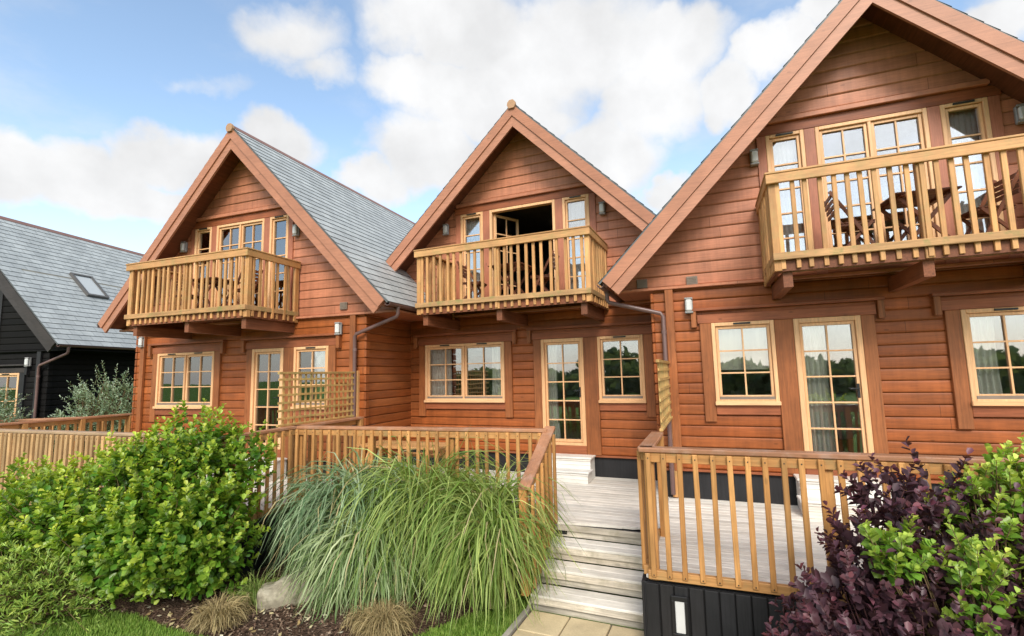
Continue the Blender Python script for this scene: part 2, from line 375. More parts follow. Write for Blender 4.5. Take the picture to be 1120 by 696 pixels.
def balcony(root,bc,b,p,zt,zb,sub):
    """deck on beams with a pine balustrade"""
    B=MB();n=int(2*b/.14)
    zf=zb+.03
    y=-p+.06
    while y<-.07:
        B.box(bc-b+.05,bc+b-.05,y,y+.118,zf,zf+.028,.003);y+=.124
    F=B.build('balcony',M['balc_moss'],root)
    m=MB().box(bc-b+.03,bc+b-.03,-p+.035,-p+.08,zb-.16,zb+.025);m.box(bc-b+.03,bc-b+.075,-p+.08,-.02,zb-.16,zb+.024).box(bc+b-.075,bc+b-.03,-p+.08,-.02,zb-.16,zb+.024)
    m.build('rim_joist',M['beam'],F)
    for x in(bc-b+.16,bc,bc+b-.16):
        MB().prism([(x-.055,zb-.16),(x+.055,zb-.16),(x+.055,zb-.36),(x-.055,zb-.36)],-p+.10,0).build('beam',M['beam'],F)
    # fascia rails and top rails
    m=MB().box(bc-b-.004,bc+b+.004,-p-.035,-p,zb-.02,zb+.075,.006);m.box(bc-b-.004,bc-b+.03,-p,-.01,zb-.018,zb+.074,.006);m.box(bc+b-.03,bc+b+.004,-p,-.01,zb-.018,zb+.074,.006)
    m.build('bottom_rail',M['balc_moss'],F)
    m=MB().box(bc-b-.02,bc+b+.02,-p-.045,-p,zt-.125,zt-.002,.006);m.box(bc-b-.02,bc-b+.03,-p,-.005,zt-.125,zt-.003,.006);m.box(bc+b-.03,bc+b+.02,-p,-.005,zt-.125,zt-.003,.006)
    m.box(bc-b-.03,bc+b+.03,-p-.055,-p+.09,zt,zt+.028,.006);m.box(bc-b-.03,bc-b+.11,-p+.09,-.004,zt+.001,zt+.027,.006);m.box(bc+b-.11,bc+b+.03,-p+.09,-.004,zt+.001,zt+.027,.006)
    m.build('handrail',M['balc_x'],F)
    # posts
    post=MB().box(-.045,.045,-.045,.045,zb-.155,zt-.01,.006).build('post',M['balc'],F)
    pos=[(bc-b+.05,-p+.06),(bc+b-.05,-p+.06),(bc,-p+.055),(bc-b+.05,-.06),(bc+b-.05,-.06)]
    for i,(x,y) in enumerate(pos):
        o=post if i==0 else post.copy()
        if i:COL.objects.link(o);o.parent=F
        o.location=(x,y,0)
    bal=MB().box(-.026,.026,-.02,.018,zb-.135,zt-.005,.004).build('baluster',M['balc'],F)
    spots=[]
    k=max(2,round((2*b-.1)/.152));
    for i in range(k):
        x=bc-b+.05+(2*b-.1)*(i+.5)/k
        spots.append((x,-p+.021,0))
    k2=max(2,round((p-.12)/.15))
    for i in range(k2):
        y=-p+.1+(p-.15)*(i+.5)/k2;spots+= [(bc+b-.021,y,R(90)),(bc-b+.021,y,-R(90))]
    for i,(x,y,r) in enumerate(spots):
        o=bal if i==0 else bal.copy()
        if i:COL.objects.link(o);o.parent=F
        o.location=(x+rnd.uniform(-.004,.004),y,0);o.rotation_euler=(rnd.uniform(-.004,.004),rnd.uniform(-.006,.006),r)
    return F

def chalet(key,label,m=1,dark=False,H=7.05,WL=4.03,WR=4.03,sL=1.037,sR=1.037,uc=-.06,us=(1.46,.93,.70),a=(-2.5,-.7),d=(.40,1.26),r=(1.54,2.42),
           bal=(-.02,1.66,1.33),open_door=False,depth=8.2,lights=True,pipe=(),vents=(),low=(),wallx=(-3.28,3.28),o=.42,ax=0.):
    X,Y,t,dz=CH[key];root=empty('timber_chalet',(X,Y,GZ+dz),t,label,'chalet','timber chalets in the row')
    mat=lambda k:M[{'log':'black_x','log_y':'black_x','clad':'black_x','trim':'black_barge','trim_z':'black','band_z':'black','barge':'black_barge','soffit':'black_barge','beam':'black_barge'}.get(k,k)] if dark else M[k]
    mm=lambda x0,x1:(x0,x1) if m>0 else (-x1,-x0)
    W_,D_,R_=mm(*a),mm(*d),mm(*r)
    zt,zs=2.1,.868
    # ---- ground-floor wall
    ops=[(*W_,zs,zt),(*D_,0,zt),(*R_,zs,zt)]
    mb=MB();siding(mb,lambda z:(wallx[0],wallx[1]),-.17,2.72,.166,ops,0.)
    mb.build('wall',mat('log'),root)
    mb=MB();mb.box(wallx[0]+.03,wallx[1]-.03,.03,.05,-.75,-.165);mb.box(wallx[0]+.03,wallx[0]+.05,.05,depth,-.75,-.165);mb.box(wallx[1]-.05,wallx[1]-.03,.05,depth,-.75,-.165)
    k=wallx[0]+.2
    pl=mb.build('plinth',M['black'],root)
    MB().box(wallx[0],wallx[1],-.035,.03,-.205,-.168,.005).build('base_rail',mat('trim'),root)
    # side walls, log ends and gable corner boards
    for sx,x in((-1,wallx[0]),(1,wallx[1])):
        mb=MB();siding(mb,lambda z:(.02,depth),-.17,2.95,.166,[],0.)
        mb.v=[(x-sx*yy*1.0,xx,zz) for xx,yy,zz in mb.v]
        if sx<0: mb.f=[f[::-1] for f in mb.f]
        mb.build('side_wall',mat('log_y'),root)
        mb=MB();z=-.165
        while z<2.6: mb.box(x-.0 if sx>0 else x-.05,x+.05 if sx>0 else x,-.03,.10,z+.006,z+.158,.012);z+=.166
        mb.build('log_ends',mat('log'),root)
        xc=x-sx*.25
        MB().box(xc-.065,xc+.065,-.075,-.012,-.2,2.70,.006).build('corner_board',mat('trim_z'),root)
    # ---- trim round the ground-floor openings
    Hh=MB();Vv=MB()
    y0,y1=-.055,.03
    def grp(x0,x1): Hh.box(x0-.2,x1+.2,y0,y1,zt+.003,zt+.14,.005)
    def led(x0,x1):
        Hh.box(x0,x1,-.105,.02,zt+.20,zt+.245,.006)
        for x in(x0+.05,x1-.05): Vv.box(x-.04,x+.04,-.10,.02,zt-.06,zt+.198,.006)
    x0,x1=W_;grp(x0,x1);led(x0-.3,x1+.3)
    for q in((x0-.17,x0-.003),(x1+.003,x1+.17)):
        Vv.box(*q,y0,y1,zs-.35,zt+.0,.005)
    Hh.box(x0,x1,y0+.008,y1,zs-.19,zs-.004,.005)
    x0,x1=min(D_[0],R_[0]),max(D_[1],R_[1]);grp(x0,x1);led(x0-.3,x1+.3)
    inner=(D_[1]+.003,R_[0]-.003) if m>0 else (R_[1]+.003,D_[0]-.003)
    Vv.box(*inner,y0,y1,-.165,zt,.005)
    if m>0: Vv.box(D_[0]-.17,D_[0]-.003,y0,y1,-.165,zt,.005);Vv.box(R_[1]+.003,R_[1]+.17,y0,y1,zs-.3,zt,.005)
    else: Vv.box(D_[1]+.003,D_[1]+.17,y0,y1,-.165,zt,.005);Vv.box(R_[0]-.17,R_[0]-.003,y0,y1,zs-.3,zt,.005)
    Hh.box(R_[0],R_[1],y0+.008,y1,zs-.19,zs-.004,.005);Hh.box(D_[0],D_[1],-.06,.03,-.165,-.003,.004)
    Hh.each('window_trim',mat('trim'),root);Vv.each('upright_trim',mat('trim_z'),root)
    glazed(root,*W_,zs,zt,2,3,-.03,leaf=2,sill=True);glazed(root,*R_,zs,zt,2,3,-.03,sill=True)
    glazed(root,*D_,0.,zt,2,5,-.03,name='door',fw=.07,vent=False,handle=1 if m>0 else 1)
    # ---- gable cladding
    tb=.16
    lim=lambda z,e=0:(ax+max(-WL,-(H-tb-z)/sL),ax+min(WR,(H-tb-z)/sR))
    bx0,bx1=uc-us[0]-.13,uc+us[0]+.13
    for lf in (lambda z:(lim(z)[0],min(bx0,max(lim(z)[0],bx0))),lambda z:(min(bx1,lim(z)[1]),lim(z)[1])):
        mb=MB();siding(mb,lf,2.735,5.2,.185,[],.03,.002)
        mb.build('gable_cladding',mat('clad'),root)
    mb=MB();siding(mb,lambda z:(lim(z)[0],lim(z)[1]),5.27,H-tb-.02,.2,[],-.01,.002)
    mb.build('gable_peak',mat('clad'),root)
    l,rr=lim(5.2);MB().box(l+.02,rr-.02,-.07,.06,5.19,5.268,.008).build('gable_ledge',mat('clad'),root)
    l,rr=lim(2.72);mb=MB();mb.box(l,rr,-.09,.03,2.69,2.735,.006)
    mb.prism([(l,2.735),(-3.0,2.735),(-3.0,2.70),(l,2.70)],-.03,depth) if WL>3.5 else None
    mb.prism([(rr,2.735),(3.0,2.735),(3.0,2.70),(rr,2.70)],-.03,depth) if WR>3.5 else None
    mb.build('eave_board',mat('clad'),root)
    s0,s1,dd=us;zu=5.03;zl=2.86
    bt=MB()
    for q in((bx0,uc-s0-.002),(uc-s1+.002,uc-dd-.002),(uc+dd+.002,uc+s1-.002),(uc+s0+.002,bx1)): bt.box(*q,-.0,.09,2.72,zu+.0,.004)
    bt.each('window_board',mat('band_z'),root)
    MB().box(bx0-.02,bx1+.02,-.006,.09,zu+.003,5.188,.004).box(bx0,bx1,.005,.09,2.72,zl-.002).each('head_board',mat('trim'),root)
    glazed(root,uc-s0,uc-s1,zl,zu,1,5,.03,glass='glass_hi');glazed(root,uc+s1,uc+s0,zl,zu,1,5,.03,glass='glass_hi')
    if not open_door:
        glazed(root,uc-dd,uc+dd,zl,zu,2,5,.03,name='balcony_door',leaf=2,glass='glass_hi',vent=False)
    else:
        F=MB().box(uc-dd,uc-dd+.06,-.005,.12,zl,zu,.006).box(uc+dd-.06,uc+dd,-.005,.12,zl,zu,.006).box(uc-dd+.06,uc+dd-.06,-.003,.12,zu-.06,zu,.006).box(uc-dd+.06,uc+dd-.06,-.0,.12,zl,zl+.04,.006).build('balcony_door',M['frame'],root)
        for sx,ang in((-1,R(62)),(1,R(-100))):
            lw=dd-.065;T=MB();G=MB();Bb=MB()
            q=lambda x0,x1:(x0,x1) if sx<0 else (-x1,-x0)
            T.box(*q(0,.055),-.02,.03,zl+.05,zu-.07,.004);T.box(*q(lw-.055,lw),-.02,.03,zl+.05,zu-.07,.004)
            for za,zb_ in((zl+.05,zl+.15),(zu-.125,zu-.07)): T.box(*q(.055,lw-.055),-.018,.028,za,zb_,.004)
            Bb.box(*q(lw/2-.011,lw/2+.011),-.008,.018,zl+.15,zu-.125)
            for k in range(1,5): zc=zl+.15+(zu-.125-zl-.15)*k/5;Bb.box(*q(.055,lw-.055),-.007,.017,zc-.011,zc+.011)
            G.box(*q(.05,lw-.05),.003,.008,zl+.14,zu-.12)
            for mbx,nm,mt in((T,'door_leaf','frame'),(Bb,'glazing_bars','frame'),(G,'pane','glass')):
                ob=mbx.build(nm,M[mt],F);ob.location=(uc+sx*(dd-.065),.10,0);ob.rotation_euler=(0,0,ang)
    # rooms behind the glass
    for nm,(x0,x1,y0_,y1_,z0,z1_) in(('ground_room',(wallx[0]+.1,wallx[1]-.1,.12,4.2,-.02,2.6)),('upper_room',(-1.9,1.9,.16,3.8,2.80,5.16))):
        mb=MB();b_=[(x0,y0_,z0),(x1,y0_,z0),(x1,y1_,z0),(x0,y1_,z0),(x0,y0_,z1_),(x1,y0_,z1_),(x1,y1_,z1_),(x0,y1_,z1_)]
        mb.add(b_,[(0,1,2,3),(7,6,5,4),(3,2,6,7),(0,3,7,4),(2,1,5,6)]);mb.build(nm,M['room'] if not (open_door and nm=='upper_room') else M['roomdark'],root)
    # ---- roof
    y0r,y1r=-o-.03,depth
    for sx,W,sl in((-1,WL,sL),(1,WR,sR)):
        th=math.atan(sl);L=W/math.cos(th)+.07;cs,sn=math.cos(th),math.sin(th)
        along=lambda s,up:(ax+sx*(s*cs+up*sn),H-s*sn+up*cs)   # s down the slope from the apex
        ex=.215;n=int(math.ceil(L/ex));vs=[];fs=[];uvs=[]
        for k in range(n):
            sa=L-k*ex;sb=max(0,sa-ex-.0)
            p=along(sa,.041);q=along(sb,.030);e=along(sa,.0295)
            i=len(vs);vs+=[(p[0],y0r,p[1]),(p[0],y1r,p[1]),(q[0],y1r,q[1]),(q[0],y0r,q[1]),(e[0],y0r,e[1]),(e[0],y1r,e[1])]
            fs+=[(i,i+1,i+2,i+3),(i+4,i+5,i+1,i)];uvs+=[(y0r,k*ex),(y1r,k*ex),(y1r,(k+1)*ex),(y0r,(k+1)*ex),(y0r,k*ex),(y1r,k*ex),(y1r,k*ex+.001),(y0r,k*ex+.001)]
        i=len(vs);c=[along(0,.028),along(L,.028),along(L,-.0),along(0,-.0)]
        vs+=[(x,y,z) for y in(y0r+.002,y1r) for x,z in c];fs+=[(i,i+1,i+2,i+3),(i+7,i+6,i+5,i+4),(i+1,i+5,i+6,i+2),(i+2,i+6,i+7,i+3)]
        uvs+=[(0,.001)]*16
        me=bpy.data.meshes.new('roof');me.from_pydata(vs,[],fs);ul=me.uv_layers.new(name='UVMap');ul.data.foreach_set('uv',[c_ for u in uvs for c_ in u])
        me.materials.append(M['slate']);ro=bpy.data.objects.new('roof',me);COL.objects.link(ro);ro.parent=root
        if sx>0: MB().prism([(ax+x_,z_) for x_,z_ in [(-.09,H-.06),(.0,H+.045),(.09,H-.06),(.105,H-.045),(0,H+.075),(-.105,H-.045)]],y0r+.03,depth).build('ridge_tile',M['ridge'],ro)
        # soffit and rafters
        c=[along(.02,-.004),along(L-.03,-.004),along(L-.03,-.11),along(.02,-.11)]
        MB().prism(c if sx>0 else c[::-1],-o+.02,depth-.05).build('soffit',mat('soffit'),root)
        # barge boards in two stepped layers
        Lb=W/math.cos(th)
        def strip(d0,d1,ya,yb,mbx):
            ap0=(ax,H-d0/cs);ap1=(ax,H-d1/cs)
            A=along(Lb,-d0);B=along(Lb,-d1);pl=[ap0,A,B,ap1]
            mbx.prism(pl if sx<0 else pl[::-1],ya,yb)
        mbx=MB();strip(0,.175,-o-.055,-o+.018,mbx);ob=mbx.build('barge_board',mat('barge'),root)
        mbx=MB();strip(.177,.335,-o-.028,-o+.016,mbx);mbx.build('lower_barge',mat('barge'),ob)
        # gutter along the eave
        if W>3.6:
            gx=ax+sx*(W+.045);gz=H-W*sl-.04
            mbx=MB();prof=[(math.cos(q)*.06,math.sin(q)*.06) for q in np.linspace(math.pi,2*math.pi,8)]
            vs=[(gx+a_,yy,gz+b_) for yy in(-o+.0,depth) for a_,b_ in prof];vs+=[(gx+a_*.85,yy,gz+b_*.85) for yy in(-o+.0,depth) for a_,b_ in prof]
            fs=[(i,i+1,i+9,i+8) for i in range(7)]+[(16+i,24+i,25+i,17+i) for i in range(7)]+[(i,16+i,17+i,i+1) for i in range(7)]+[(0,8,24,16),(7,23,31,15)]
            mbx.add(vs,fs);gut=mbx.build('gutter',M['pipe'],root)
    # finial block on the peak
    mb=MB();q=[(-.085,H+.02),(-.095,H-.04),(-.06,H-.11),(.06,H-.11),(.095,H-.04),(.085,H+.02),(.04,H+.07),(-.04,H+.07)]
    mb.prism([(ax+x_,z_) for x_,z_ in q[::-1]],-o-.10,-o-.04);mb.build('peak_block',mat('barge') if dark else M['finial'],root)
    for sx in pipe:
        Wp_=WR if sx>0 else WL;gx=ax+sx*(Wp_+.04);gz=H-Wp_*1.037-.09;xw=sx*3.13
        mb=MB();mb.tube([(gx,-.14,gz+.02),(gx,-.14,gz-.13),(gx-sx*.03,-.14,gz-.18),(xw+sx*.04,-.125,2.30),(xw,-.12,2.24),(xw,-.115,1.5),(xw,-.115,-.55)],.036,12)
        mb.tube([(xw,-.115,2.02),(xw,-.115,1.96)],.044,12);mb.tube([(gx,-.14,gz-.02),(gx,-.14,gz+.05)],.047,12)
        pp=mb.build('downpipe',M['pipe'],root)
    for x,z in lights or (): bulkhead(root,x,z,.0)
    for x,z in low: bulkhead(root,x,z,-.05)
    for x,z in vents:
        vm=MB().box(x-.085,x+.085,-.012,.03,z-.075,z+.075,.004)
        for k in range(5): vm.box(x-.07,x+.07,-.02,-.01,z-.06+k*.026,z-.047+k*.026)
        vm.build('air_vent',M['vent'],root)
    if bal: balcony(root,bal[0],bal[1],bal[2],3.895,2.77,root)
    return root
M['finial']=plain('pale_peak_timber',(.42,.24,.13),.65)

LC=chalet('L',o=.50,ax=.096,H=6.993,WL=3.99,WR=3.99,label='red-brown log chalet beside the black one, showing a long slate roof slope',a=(-2.5,-.69),uc=-.146,us=(1.405,.878,.716),d=(.42,1.28),r=(1.56,2.44),bal=(-.039,1.653,1.32),
   lights=((1.50,4.62),(-1.86,4.62)),low=((2.70,2.43),(-3.03,2.40)),pipe=(1,),vents=((2.75,2.90),(3.52,2.88)))
CC=chalet('C','red-brown log chalet with its balcony doors standing open on a dark room',o=.60,ax=.075,H=6.967,WL=3.176,WR=3.058,sL=.935,sR=1.03,a=(-2.45,-.49),uc=-.043,us=(1.489,.925,.761),d=(.34,1.225),r=(1.51,2.385),
   bal=(-.006,1.775,1.389),open_door=True,lights=((1.72,4.66),(-1.90,4.73)),low=((-2.95,2.38),),wallx=(-3.3,3.0))
RC=chalet('R','largest red-brown log chalet, standing behind the purple bush',m=-1,o=.68,ax=-.082,H=6.845,WL=3.898,WR=3.898,a=(-2.46,-.70),d=(.435,1.282),r=(1.54,2.42),uc=-.066,us=(1.372,.844,.695),bal=(0,1.632,1.345),
   lights=((-1.62,4.69),(1.62,4.69)),low=((-2.73,2.40),),pipe=(-1,),vents=((-3.45,2.83),(-2.66,2.81)))
DC=chalet('D','black-stained log chalet with a small roof window in its slates',dark=True,bal=None,lights=(),low=((2.71,2.40),),pipe=(1,))
# roof window in the dark chalet's slates
def roof_window(root,xa,xb,ya,yb,H=7.05,s=1.037):
    th=math.atan(s);cs,sn=math.cos(th),math.sin(th)
    def P(x,y,up): return (x+up*sn,y,H-s*x+up*cs)
    mb=MB();w=.07
    def bx(x0,x1,y0,y1,u0,u1,q): q.add([P(x,y,u) for u in(u0,u1) for y in(y0,y1) for x in(x0,x1)],[(0,2,3,1),(4,5,7,6),(0,1,5,4),(2,6,7,3),(0,4,6,2),(1,3,7,5)])
    bx(xa,xb,ya,ya+w,.03,.12,mb);bx(xa,xb,yb-w,yb,.03,.12,mb);bx(xa,xa+w*.7,ya+w,yb-w,.03,.119,mb);bx(xb-w*.7,xb,ya+w,yb-w,.03,.119,mb)
    f=mb.build('roof_window',M['sash_grey'],root);g=MB();bx(xa+w*.7,xb-w*.7,ya+w,yb-w,.07,.085,g);g.build('pane',M['skyglass'],f)
N=NT('roof_window_glass');N.bsdf((.40,.43,.44),.12,.6);M['skyglass']=N.m;M['sash_grey']=plain('roof_window_frame_grey',(.10,.095,.09),.5)
roof_window(DC,1.70,2.44,1.62,2.34)
# lamp in the open upstairs room
N=NT('lit_downlight');e=N.n('ShaderNodeEmission');e.inputs[0].default_value=(1,.9,.72,1);e.inputs[1].default_value=6;N.l(e.outputs[0],N.out.inputs[0])
MB().tube([(.12,1.9,5.13),(.12,1.9,5.157)],.04,14).build('downlight',N.m,CC)

exec_after=[]
# ------------------------------------------------------------------ curtains
def curtain(ch,x0,x1,z0,z1,label,mat='curtain',y=.115,folds=7,amp=.03,group='curtains behind the chalet windows',name='curtain',taper=0):
    dz=CH[ch][3];p=Wp(ch,x0,y,0);n=folds*8;vs=[];L=x1-x0
    for j in range(9):
        t=j/8
        for i in range(n+1):
            u=i/n;w=1-taper*math.sin(math.pi*min(1,t*1.1))*.5
            ph=u*folds*2*math.pi
            vs.append((u*L*w+.006*math.sin(5*t+u*9),amp*math.sin(ph+.6*math.sin(3*t))*(.6+.4*t),(z1-z0)*(1-t)))
    f=[(j*(n+1)+i,j*(n+1)+i+1,(j+1)*(n+1)+i+1,(j+1)*(n+1)+i) for j in range(8) for i in range(n)]
    mb=MB();mb.add(vs,f,True);o=mb.build(name,M[mat]);o.location=(p.x,p.y,GZ+dz+z0);o.rotation_euler=(0,0,CH[ch][2])
    return tag(o,label,name if name!='net_curtain' else 'curtain',group)
curtain('C',-2.40,-1.86,.85,2.06,'wide cream curtain in the double window, towards the recessed corner, under the open-doored balcony')
curtain('C',-.86,-.52,.85,2.06,'narrow cream curtain in the double window, towards the glass door, under the open-doored balcony',folds=5)
curtain('C',.40,.64,.02,2.06,'narrow cream curtain behind the glass door at the head of the deck steps',folds=4,taper=.25)
curtain('R',-1.24,-.86,.02,2.06,'long cream curtain behind the glass door of the largest chalet',folds=6)
curtain('R',.74,1.10,.85,2.06,'cream curtain in the wide ground window of the largest chalet, beyond its glass door',folds=5)
curtain('R',2.1,2.42,.85,2.06,'cream curtain at the far end of the right-hand chalet wide window',folds=5) if False else None
curtain('L',.47,.80,.02,2.06,'white curtain behind the glass door next to the square trellis',folds=5)
curtain('L',-2.45,-2.12,.85,2.06,'tall pale curtain in the double window above the big green shrub',folds=5)
curtain('L',-1.08,-.74,.85,1.45,'pale half-height curtain in the double window above the big green shrub',folds=3,amp=.015)
b=curtain('R',-2.38,-1.58,1.36,2.06,'cream roller blind half down beside the glass door of the largest chalet','blind',y=.10,folds=1,amp=.004,name='blind',group='blinds')
b=curtain('L',1.62,2.40,1.62,2.06,'white blind drawn a third down in the window behind the square trellis','blind',y=.10,folds=1,amp=.004,name='blind',group='blinds')
for ch,xa,xb,lb in(('C',-1.50,-.98,'white net curtain in the narrow window beside the inward-swung open balcony door leaf'),('C',.91,1.42,'white net curtain in the narrow window between the open balcony doorway and the largest gable'),
    ('R',-1.40,-.93,'white net curtain in the largest chalet narrow upstairs window beside the wall lamp'),('R',.80,1.29,'white net curtain in the largest chalet upstairs window, above the slat-back teak chair'),
    ('L',.76,1.24,'white net curtain in the upstairs window of the chalet with the visible slate slope')):
    curtain(ch,xa,xb,2.9,5.0,lb,'net',y=.17,folds=8,amp=.014,name='net_curtain',group='net curtains upstairs')

# ------------------------------------------------------------------ balcony furniture
def folding_table(ch,x,y,rz,label):
    p=Wp(ch,x,y,0);z=GZ+CH[ch][3]+2.77+.058
    root=empty('folding_table',(p.x,p.y,z),CH[ch][2]+rz,label,'table','folding tables on the balconies')
    mb=MB()
    for k in range(7): mb.box(-.35,.35,-.35+k*.1005,-.35+k*.1005+.094,.70,.722,.003)
    for s in(-1,1): mb.box(s*.26-.02,s*.26+.02,-.33,.33,.672,.699)
    mb.build('tabletop',M['teak'],root)
    for s in(-1,1):
        mb=MB();mb.bar((-.30,s*.27,0),(.28,s*.27,.68),.022,.045);mb.build('leg',M['teak'],root)
        mb=MB();mb.bar((.30,s*.243,0),(-.28,s*.243,.68),.022,.045);mb.build('leg',M['teak'],root)
    mb=MB();mb.bar((-.24,-.27,.07),(-.24,.27,.07),.03,.02);mb.bar((.24,-.243,.07),(.24,.243,.07),.03,.02);mb.build('stretcher',M['teak'],root)
def folding_chair(ch,x,y,rz,label):
    p=Wp(ch,x,y,0);z=GZ+CH[ch][3]+2.77+.058
    root=empty('folding_chair',(p.x,p.y,z),CH[ch][2]+rz,label,'chair','folding chairs on the balconies')
    mb=MB()
    for k in range(7): mb.box(-.2,.2,-.2+k*.058,-.2+k*.058+.05,.44,.458,.003)
    for s in(-1,1): mb.box(s*.17-.015,s*.17+.015,-.2,.2,.412,.439)
    mb.build('seat',M['teak'],root)
    mb=MB()
    for k in range(4): mb.bar((-.2,.235+.012*k,.62+k*.072),(.2,.235+.012*k,.62+k*.072),.016,.052)
    mb.build('backrest',M['teak'],root)
    for s in(-1,1):
        mb=MB();mb.bar((s*.215,-.22,0),(s*.215,.285,.90),.024,.04);mb.build('leg',M['teak'],root)
        mb=MB();mb.bar((s*.19,.25,0),(s*.19,-.17,.44),.022,.038);mb.build('leg',M['teak'],root)
    mb=MB();mb.bar((-.19,.21,.05),(.19,.21,.05),.03,.02);mb.bar((-.215,-.17,.1),(.215,-.17,.1),.03,.02);mb.build('stretcher',M['teak'],root)
folding_table('R',.15,-.62,.1,'slatted teak folding table on the largest balcony')
folding_chair('R',-.55,-.62,R(90),'low teak chair on the largest balcony, between its table and the wall lamp')
folding_chair('R',.86,-.62,R(-80),'teak slat-back chair on the largest balcony, beyond its table from the wall lamp')
folding_table('C',-.02,-.62,-.1,'slatted teak folding table before the open balcony doors')
folding_chair('C',-.85,-.66,R(95),'teak chair on the open-doored balcony, on the slate-roof side of its table')
folding_chair('C',.62,-.60,R(-85),"teak chair before the dark open balcony doorway, on the largest gable's side")
folding_table('L',-.05,-.62,.05,'slatted teak folding table on the balcony beside the black chalet roof')
folding_chair('L',-.80,-.62,R(88),'teak chair on the balcony beside the black chalet, far end of its table')
folding_chair('L',.72,-.62,R(-92),'teak chair near the front corner post of the balcony beside the black chalet')

# ------------------------------------------------------------------ decks, steps, railings
DZ=GZ+DECK
def deck(name,poly,boards,label,group='decks before the chalets'):
    """poly of world xy; boards = direction of the boards"""
    d=Vector(boards).normalized();pts=[Vector(p) for p in poly];rz=math.atan2(d.y,d.x)
    o0=pts[0];c,s=math.cos(-rz),math.sin(-rz)
    loc=[((p.x-o0.x)*c-(p.y-o0.y)*s,(p.x-o0.x)*s+(p.y-o0.y)*c) for p in pts]
    root=empty(name,(o0.x,o0.y,DZ),rz,label,'deck',group)
    ys=[q[1] for q in loc];y=min(ys);mb=MB();w=.142;n=len(loc)
    def xr(yy):
        xs=[]
        for i in range(n):
            a,b=loc[i],loc[(i+1)%n]
            if (a[1]-yy)*(b[1]-yy)<0: xs.append(a[0]+(b[0]-a[0])*(yy-a[1])/(b[1]-a[1]))
        return (min(xs),max(xs)) if len(xs)>=2 else None
    while y<max(ys)-.02:
        a=xr(y+.004);b=xr(min(y+w-.006,max(ys)-.003))
        if a and b:
            y2=min(y+w-.006,max(ys)-.003);vs=[];ys_=np.linspace(y+.004,y2,6)
            x0=a[0];x1=a[1];prev=None
            zt=rnd.uniform(-.0015,.0015)
            # board with two shallow ridged halves
            pr=[(y+.004,-.004),(y+.010,0),(y2-.006,0),(y2,-.004)]
            V=[]
            for yy,zz in pr:
                f=(yy-pr[0][0])/(pr[-1][0]-pr[0][0]);V.append(((a[0]*(1-f)+b[0]*f),yy,zz+zt));V.append(((a[1]*(1-f)+b[1]*f),yy,zz+zt))
            V+= [(V[0][0],V[0][1],-.028),(V[1][0],V[1][1],-.028),(V[6][0],V[6][1],-.028),(V[7][0],V[7][1],-.028)]
            mb.add(V,[(0,1,3,2),(2,3,5,4),(4,5,7,6),(8,9,1,0),(6,7,11,10),(8,0,2,4,6,10),(1,9,11,7,5,3)])
        y+=w
    mb.build('deck_boards',M['deck'],root)
    mb=MB();mb.slab(loc,-.16,-.045);mb.build('deck_joists',M['black'],root)
    return root,loc
rdir=(math.cos(CH['R'][2]),math.sin(CH['R'][2]));cdir=(math.cos(CH['C'][2]),math.sin(CH['C'][2]));ldir=(math.cos(CH['L'][2]),math.sin(CH['L'][2]))
xy=lambda v:(v.x,v.y)
RD=[xy(Wp('R',-3.20,-3.17)),xy(Wp('R',4.6,-3.17)),xy(Wp('R',4.6,.04)),xy(Wp('R',-3.20,.04))]
CD=[xy(Wp('C',1.52,-2.93)),xy(Wp('R',-3.205,-1.70)),xy(Wp('R',-3.205,.6)),xy(Wp('C',2.6,.04)),xy(Wp('C',-3.0,.04)),xy(Wp('L',3.26,.2)),xy(Wp('L',3.26,-1.70))]
LD=[xy(Wp('L',-3.85,-3.02)),xy(Wp('L',3.24,-3.02)),xy(Wp('L',3.24,.04)),xy(Wp('L',-3.85,.04))]
deck('timber_deck',RD,rdir,'pale bleached deck before the largest chalet, behind the purple bush')
deck('timber_deck',CD,cdir,'pale bleached deck at the head of the wooden steps')
deck('timber_deck',LD,ldir,'pale deck mostly hidden by the big green shrub')

def skirt(a,b,label,zb=0.0,light=None,out=.0):
    a=Vector(a);b=Vector(b);d=b-a;L=d.length;rz=math.atan2(d.y,d.x)
    root=empty('deck_skirt',(a.x,a.y,0),rz,label,'deck skirt','black deck skirts')
    mb=MB();x=0;k=0
    while x<L-.02:
        mb.box(x+.006,min(L,x+.134)-.006,-.012+(k%2)*.004,.02,zb+.01,DZ-.055,.005);x+=.134;k+=1
    mb.build('skirt_boards',M['black'],root)
    MB().box(0,L,.021,.05,zb,DZ-.05).build('backing',M['black'],root)
    return root,rz
RF=Wp('R',-3.21,-3.215);RF2=Wp('R',4.6,-3.215)
sk,_=skirt(xy(RF),xy(RF2),'black board skirt carrying a small white lamp')
skirt(xy(Wp('R',-3.24,-1.60)),xy(RF+(Wp('R',-3.24,-3.2)-Wp('R',-3.21,-3.215))),'black board skirt beside the steps')
skirt(xy(Wp('L',-3.85,-3.06)),xy(Wp('L',3.26,-3.06)),'black board skirt behind the big green shrub')
skirt(xy(Wp('L',3.29,-3.0)),xy(Wp('L',3.29,-1.75)),'short black board skirt between the green shrub and the grasses')
skirt(xy(Wp('L',3.30,-1.74)),xy(Wp('C',1.46,-2.99)),'black board skirt behind the ornamental grasses')
